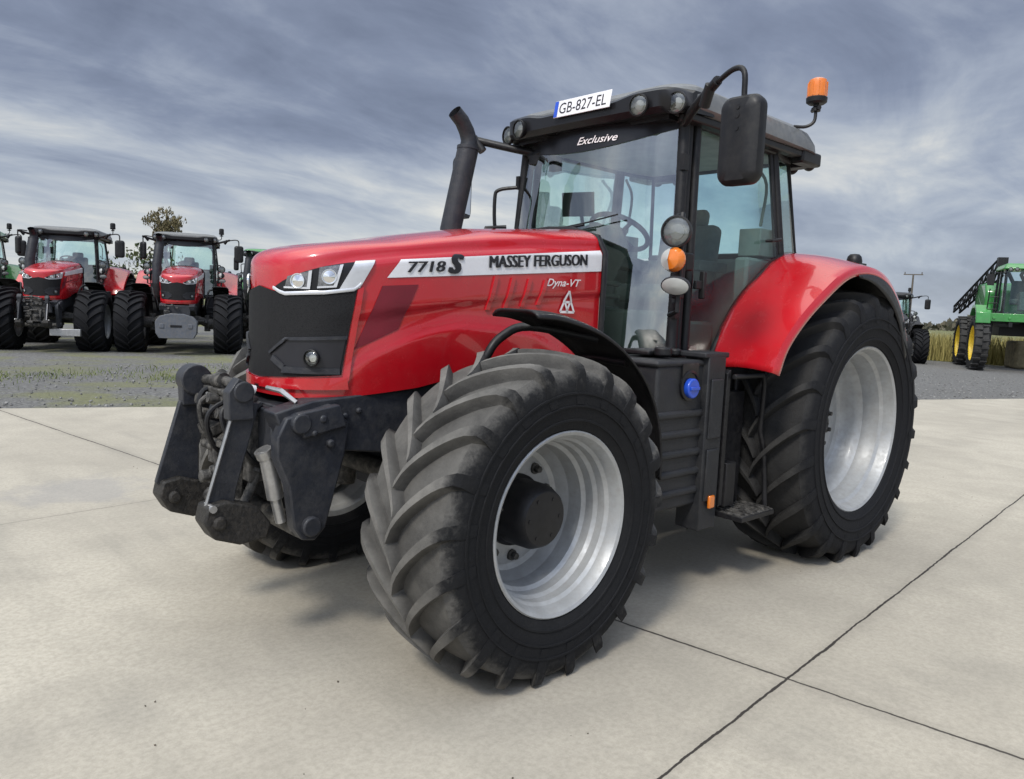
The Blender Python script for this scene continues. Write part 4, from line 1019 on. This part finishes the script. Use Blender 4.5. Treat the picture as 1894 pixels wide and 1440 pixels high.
# silver toolbox plate low on the first tractor
b = MB(); b.box((3.7, .52, .45), (.12, .62, .16)); b.build('light_bar', STEEL, bgt[0], bevel=.01)
rz = lookrot((-28.3, -9.6), 8)
bt = place('dark tractor mostly hidden behind the rear wheel of the big red tractor', yardpos(-28.3, -9.6, rz, 1.0), rz, 1.0, {RED: DGREY, ROOF: DGREY, TREAD: TREADR, ORG: BLK}, set())

# --- crop sprayer
def make_sprayer():
    T = empty('crop_sprayer')
    def whl(x, y, h):
        w_ = empty('wheel', T, (x, y, h)); 
        b = MB(); b.lathe([(.66, -.20), (.70, -.23), (.90, -.24), (.97, -.20), (.99, 0), (.97, .20), (.90, .24), (.70, .23), (.66, .20)], 40)
        for sg in (1, -1):
            for k in range(22):
                a = 2*math.pi*(k+.5*(sg > 0))/22; 
                b.box((1.0*math.cos(a), sg*.12, 1.0*math.sin(a)), (.06, .26, .07), (0, -math.degrees(a), sg*28))
        b.build('tyre', TREADR, w_)
        b = MB(); b.lathe([(.66, .20), (.70, .225), (.68, .21), (.62, .17), (.60, .05), (.55, .02), (.3, .0), (.28, .06), (.12, .08), (.0001, .08)] if y > 0 else [(.66, -.20), (.70, -.225), (.68, -.21), (.62, -.17), (.60, -.05), (.55, -.02), (.3, .0), (.28, -.06), (.12, -.08), (.0001, -.08)], 36)
        b.build('rim', YEL, w_)
    for x in (0, 3.6):
        for y in (1.35, -1.35): whl(x, y, .99)
    b = MB()
    for x in (0, 3.6):
        for sg in (1, -1): b.box((x, sg*1.02, 1.45), (.22, .16, 1.0)); b.box((x, sg*.6, 1.85), (.30, 1.0, .18))
    b.box((1.8, .45, 1.75), (4.6, .14, .24)).box((1.8, -.45, 1.75), (4.6, .14, .24)).box((1.6, 0, 1.55), (1.6, 1.0, .5))
    b.build('chassis', BLK, T, bevel=.02)
    b = MB(); b.box((4.05, 0, 1.98), (.18, 2.5, .30)).box((3.3, 0, 2.0), (1.6, 1.5, .16)); 
    for k in range(5): b.cyl((4.14, -1.0+.5*k, 1.95), (4.17, -1.0+.5*k, 1.95), .05, 10)
    b.build('front_platform', GREEN, T, bevel=.03)
    for sg in (1, -1):
        b = MB(); b.prism([(4.35, 1.75), (4.30, 2.15), (3.95, 2.42), (3.3, 2.42), (2.9, 2.15), (2.86, 2.0), (3.2, 2.28), (3.9, 2.30), (4.18, 2.10), (4.25, 1.75)], 'xz', sg*1.12, sg*1.60); b.build('wheel_fender', GREEN, T, bevel=.02)
    b = MB(); b.prism([(1.9, 2.0), (1.9, 3.0), (1.6, 3.35), (.0, 3.35), (-.5, 3.0), (-.5, 2.0)], 'xz', -1.0, 1.0); b.build('spray_tank', GREEN, T, bevel=.10, seg=3)
    b = MB(); b.prism([(-.5, 2.0), (-.5, 3.05), (-1.5, 2.85), (-1.7, 2.3), (-1.6, 1.9)], 'xz', -.62, .62); b.build('engine_cover', GREEN, T, bevel=.06)
    # cab
    b = MB()
    for sg in (1, -1):
        b.tube([(3.85, sg*.70, 2.05), (3.70, sg*.68, 3.75)], .05, 8).tube([(2.25, sg*.72, 2.05), (2.3, sg*.68, 3.75)], .05, 8).tube([(2.95, sg*.75, 2.05), (2.98, sg*.70, 3.75)], .035, 8)
        b.box((3.05, sg*.74, 2.12), (1.55, .06, .18))
    b.box((3.05, 0, 2.12), (1.6, 1.4, .1)); b.build('cab_frame', BLK, T)
    b = MB(); b.grid(lambda u, v: (3.9-.12*v+.14*math.sin(u*math.pi), -.70+1.4*u, 2.1+1.6*v), 10, 3); b.build('windscreen', GLASS, T)
    for sg in (1, -1): MB().add([(3.82, sg*.73, 2.15), (2.28, sg*.73, 2.15), (2.33, sg*.69, 3.7), (3.68, sg*.69, 3.7)], [(0, 1, 2, 3)]).build('side_glass', GLASS, T)
    b = MB(); b.box((2.75, 0, 2.6), (.5, .6, .2)).box((2.5, 0, 3.0), (.15, .55, .8)).box((3.4, 0, 2.6), (.3, .3, .7)); b.build('seat', SEAT, T, bevel=.04)
    b = MB(); b.box((3.0, 0, 3.86), (1.75, 1.62, .22), taper=.88); rf_ = b.build('roof', GREEN, T, bevel=.06, seg=3)
    for y in (-.6, -.4, .4, .6): lamp('work_light', rf_, (3.95, y, 3.74), (1, 0, -.1), .07, .08, BLK)
    b = MB(); b.tube([(2.8, .1, 3.96), (2.8, .1, 4.06)], .08, 12); b.build('antenna', BLK, rf_)
    # folded booms along both sides, lattice
    for sg in (1, -1):
        b = MB(); A = Vector((1.2, .05+sg*.40, 4.30)); B = Vector((-1.6, -.1+sg*1.28, 2.45)); dn = Vector((0, 0, -.62)); n_ = 9
        for o_, dv in ((0, dn), (.22, dn*.9)):
            sh = Vector((0, sg*o_, 0)); b.tube([A+sh, B+sh], .045, 6).tube([A+dv+sh, B+dv*.45+sh], .045, 6)
            for k in range(n_):
                t0, t1 = k/n_, (k+1)/n_; P = A.lerp(B, t0)+sh; Q = (A+dv).lerp(B+dv*.45, t1)+sh; P2 = A.lerp(B, t1)+sh; b.tube([P, Q], .028, 5).tube([Q, P2], .028, 5)
                if k % 3 == 0: b.box(Q+Vector((0, 0, -.06)), (.14, .05, .10))
        b.tube([A+Vector((0, sg*.1, .02)), A+Vector((0, -sg*.2, -.6)), (1.2, .3+sg*.2, 3.2)], .07, 8)
        b.box(A+Vector((.1, sg*.1, -.25)), (.35, .34, .62))
        b.build('spray_boom', BLK, T)
    b = MB()
    for y in (.95, 1.25): b.tube([(4.0, -y, 1.9), (4.35, -y, 3.0)], .02, 6)
    for k in range(4): b.tube([(4.1+.06*k, -.95, 2.05+.22*k), (4.1+.06*k, -1.25, 2.05+.22*k)], .018, 6)
    b.build('ladder', BLK, T)
    for sg in (1, -1): b = MB(); b.tube([(3.75, sg*.7, 3.6), (4.0, sg*1.15, 3.6)], .02, 6).box((4.0, sg*1.2, 3.35), (.06, .22, .42)); b.build('mirror', BLK, T)
    return T
sp = make_sprayer()
tag(sp, 'green crop sprayer with yellow wheel rims and a black folded boom', 'sprayer')
sx_, sy_ = -31.15, -6.5
sp.location = (sx_, sy_, 0); sp.rotation_euler = (0, 0, R(25.0))

# ------------------------------------------------------------------ vegetation
def leaves(b, c, rad, n, size, seed, mi=0, squash=1.0, clumps=14):
    r_ = random.Random(seed); cl_ = []
    for _ in range(clumps):
        d = Vector((r_.gauss(0, 1), r_.gauss(0, 1), r_.gauss(0, 1))).normalized()*r_.uniform(.25, 1)
        cl_.append((Vector(c)+Vector((d.x*rad, d.y*rad, d.z*rad*squash)), rad*r_.uniform(.18, .42)))
    for _ in range(n):
        cc, cr = cl_[r_.randrange(len(cl_))]; p = cc+Vector((r_.gauss(0, .5), r_.gauss(0, .5), r_.gauss(0, .45)))*cr
        M_ = Euler((r_.uniform(0, 6.3), r_.uniform(0, 6.3), r_.uniform(0, 6.3))).to_matrix(); s_ = size*r_.uniform(.5, 1.3)
        b.add([p+M_ @ Vector(v) for v in ((-s_, 0, 0), (0, -s_*.5, 0), (s_, 0, 0), (0, s_*.5, 0))], [(0, 1, 2, 3)], mi)
def branchy(b, p, d, ln, r, depth, r_):
    q = p+d*ln; mid = p.lerp(q, .5)+Vector((r_.gauss(0, .04), r_.gauss(0, .04), 0))*ln
    b.tube([p, mid, q], [r, r*.85, r*.65], 6, caps=False)
    if depth == 0: return [q]
    ends = []
    for _ in range(3 if depth > 1 else 2):
        nd = (d+Vector((r_.gauss(0, .30), r_.gauss(0, .30), r_.gauss(.1, .2)))).normalized(); ends += branchy(b, q, nd, ln*r_.uniform(.6, .85), r*.6, depth-1, r_)
    return ends
tree = empty('tree', None, (-9.3, -38.9, 0)); tree.scale = (.66, .66, .97); r_ = random.Random(5)
b = MB(); ends = branchy(b, Vector((0, 0, 0)), Vector((0, 0, 1)), 2.0, .16, 4, r_); b.build('trunk', BARK, tree)
b = MB()
for i, e in enumerate(ends): leaves(b, e, .46, 90, .085, i, 0, .8, 6)
b.build('crown', LEAFA, tree, recalc=False, merge=0)
tag(tree, 'half bare autumn tree rising behind the red tractor with the grey weight', 'tree')
for i, (x, y, h_, lb) in enumerate([(-3.9, -27.4, 3.3, 'grey green shrub standing in the gap between the two red tractors'), (-13.5, -36.5, 2.6, 'low scrubby bush behind the weight carrying red tractor')]):
    sh = empty('shrub', None, (x, y, 0)); b = MB()
    for k in range(9): b.tube([(rnd.uniform(-.2, .2), rnd.uniform(-.2, .2), 0), (rnd.uniform(-1, 1), rnd.uniform(-1, 1), h_*.8)], [.04, .01], 5)
    b.build('stems', BARK, sh); b = MB(); leaves(b, (0, 0, h_*.55), h_*.5, 1500, .09, 40+i, 0, 1.0, 22); b.build('foliage', LEAFB, sh, recalc=False, merge=0)
    tag(sh, lb, 'shrub')
# straw bales
b = MB()
b.box((0, 0, .55), (1.6, 1.1, 1.1)).build('bale', STRAW, bevel=.10, seg=3, loc=(-31.3, -5.6, 0))
bo = bpy.data.objects['bale']; bo.rotation_euler = (0, 0, .5); tag(bo, 'straw coloured bale lying under the green crop sprayer', 'bale')
tr_ = empty('trailer', None, (-3.1, -24.6, 0)); tr_.rotation_euler = (0, 0, lookrot((-3.1, -24.6), 70))
MB().box((0, 0, 1.80), (1.9, 1.2, .62)).build('load', BEIGE, tr_, bevel=.08, seg=3)
MB().box((0, 0, 1.40), (2.3, 1.5, .14)).box((0, 0, 1.15), (2.0, .8, .3)).tube([(1.1, 0, 1.2), (2.0, 0, .7)], .06, 8).build('bed', DGREY, tr_, bevel=.02)
for sg in (1, -1):
    b = MB(); b.lathe([(.25, -.15), (.5, -.17), (.55, -.1), (.55, .1), (.5, .17), (.25, .15)], 30, (0, sg*.75, .55)).cyl((0, sg*.68, .55), (0, sg*.86, .55), .26, 20); b.build('wheel', SIDE, tr_)
tag(tr_, 'small trailer with a beige load seen through the gap between the two red tractors', 'trailer')

# utility pole
up = empty('utility_pole', None, (-97.6, -34.9, 0))
MB().tube([(0, 0, 0), (0, 0, 7.7)], [.16, .10], 10).build('pole', WOODP, up)
MB().box((0, 0, 7.75), (.12, 2.2, .12)).cyl((0, .95, 7.8), (0, .95, 8.05), .06, 8).cyl((0, -.95, 7.8), (0, -.95, 8.05), .06, 8).build('crossarm', WOODP, up)
up.rotation_euler = (0, 0, lookrot((-92, -33), 0))
tag(up, 'thin wooden utility pole standing far off in the field left of the sprayer', 'pole')

# far woodland as one mass
b = MB(); r_ = random.Random(12)
for k in range(14000):
    a = R(r_.uniform(150, 292)); d = r_.uniform(255, 290); hh = 4.2+1.8*math.sin(a*23)+1.3*math.sin(a*57+1)+r_.gauss(0, .5)
    z = abs(r_.uniform(0, 1))**.8*hh; p = Vector((CP.x+d*math.cos(a), CP.y+d*math.sin(a), z)); s_ = r_.uniform(.5, 1.3)
    M_ = Euler((r_.uniform(0, 6), r_.uniform(0, 6), r_.uniform(0, 6))).to_matrix()
    b.add([p+M_ @ Vector(v) for v in ((-s_, 0, 0), (0, -s_*.7, 0), (s_, 0, 0), (0, s_*.7, 0))], [(0, 1, 2, 3)])
b.build('far_woodland', LEAFC, recalc=False, merge=0, kind='stuff')
# tall dry grass at the yard's edge
b = MB(); r_ = random.Random(3)
def blade(p, h, wd, lean):
    a = r_.uniform(0, 6.28); dx = Vector((math.cos(a), math.sin(a), 0))*wd; l = Vector((r_.gauss(0, lean), r_.gauss(0, lean), 0))*h
    b.add([p-dx, p+dx, p+dx*.6+l*.4+Vector((0, 0, h*.6)), p+l+Vector((0, 0, h)), p-dx*.6+l*.4+Vector((0, 0, h*.6))], [(0, 1, 2, 3, 4)])
for _ in range(15000):
    t = r_.uniform(0, 1); base = Vector((-29.5, -16, 0)).lerp(Vector((-29.5, 6, 0)), t); nrm = Vector((-.95, .3, 0))
    p = base+nrm*(r_.random()**1.3*7)+Vector((-3.0, .0, 0)); blade(p, r_.uniform(.7, 1.35), .020, .12)
b.build('tall_grass', DRYG, recalc=False, merge=0, kind='stuff')
b = MB(); r_ = random.Random(9)
for (cx_, cy_, n_, sd2) in ((-.35, -11.2, 900, .55), (-.9, -10.6, 500, .35), (2.6, -12.5, 350, .8), (0.6, -12.6, 260, .9), (4.2, -10.8, 120, .7), (-1.8, -13.2, 200, .9)):
    for _ in range(n_): blade(Vector((r_.gauss(cx_, sd2), r_.gauss(cy_, sd2*.6), -.005)), r_.uniform(.02, .09), .006, .5)
b.build('weeds', WEED, recalc=False, merge=0, kind='stuff')
# loose stones on the gravel
b = MB(); r_ = random.Random(21)
for _ in range(2600):
    u = r_.random(); t = r_.uniform(-6, 26); base = Vector((3.39, -8.42, 0))+Vector((-.941, .339, 0))*t; p = base+Vector((-.339, -.941, 0))*(r_.random()**1.5*7+.03)
    s_ = r_.uniform(.008, .03); M_ = Euler((r_.uniform(0, 6), r_.uniform(0, 6), r_.uniform(0, 6))).to_matrix()
    vs = [p+M_ @ Vector(v)*s_+Vector((0, 0, s_*.3)) for v in ((1, 0, 0), (0, 1, 0), (-1, 0, 0), (0, -1, 0), (0, 0, .7), (0, 0, -.7))]
    b.add(vs, [(0, 1, 4), (1, 2, 4), (2, 3, 4), (3, 0, 4), (1, 0, 5), (2, 1, 5), (3, 2, 5), (0, 3, 5)])
b.build('loose_stones', paint('stone', (.19, .186, .178), .9, var=.4, nscale=2), recalc=False, merge=0, kind='stuff')
# small crumbs of dirt on the concrete
b = MB(); r_ = random.Random(31)
spots_ = [(3.55, 1.55), (3.95, 1.25), (3.2, 1.6), (3.75, .8), (4.3, .3)]
for k in range(70):
    if k < 12: cx_, cy_ = spots_[k % 5]; p = Vector((r_.gauss(cx_, .10), r_.gauss(cy_, .10), 0))
    else: p = Vector((r_.uniform(-4, 5.2), r_.uniform(-6.5, 3.2), 0))
    s_ = r_.uniform(.002, .0055); M_ = Euler((r_.uniform(0, 6), r_.uniform(0, 6), r_.uniform(0, 6))).to_matrix()
    vs = [p+M_ @ Vector(v)*s_+Vector((0, 0, s_*.5)) for v in ((1.5, 0, 0), (0, 1, 0), (-1.2, 0, 0), (0, -1, 0), (0, 0, .7), (0, 0, -.7))]
    b.add(vs, [(0, 1, 4), (1, 2, 4), (2, 3, 4), (3, 0, 4), (1, 0, 5), (2, 1, 5), (3, 2, 5), (0, 3, 5)])
b.build('dirt_crumbs', paint('dirt', (.07, .055, .04), .95, var=.4, nscale=2), recalc=False, merge=0, kind='stuff')
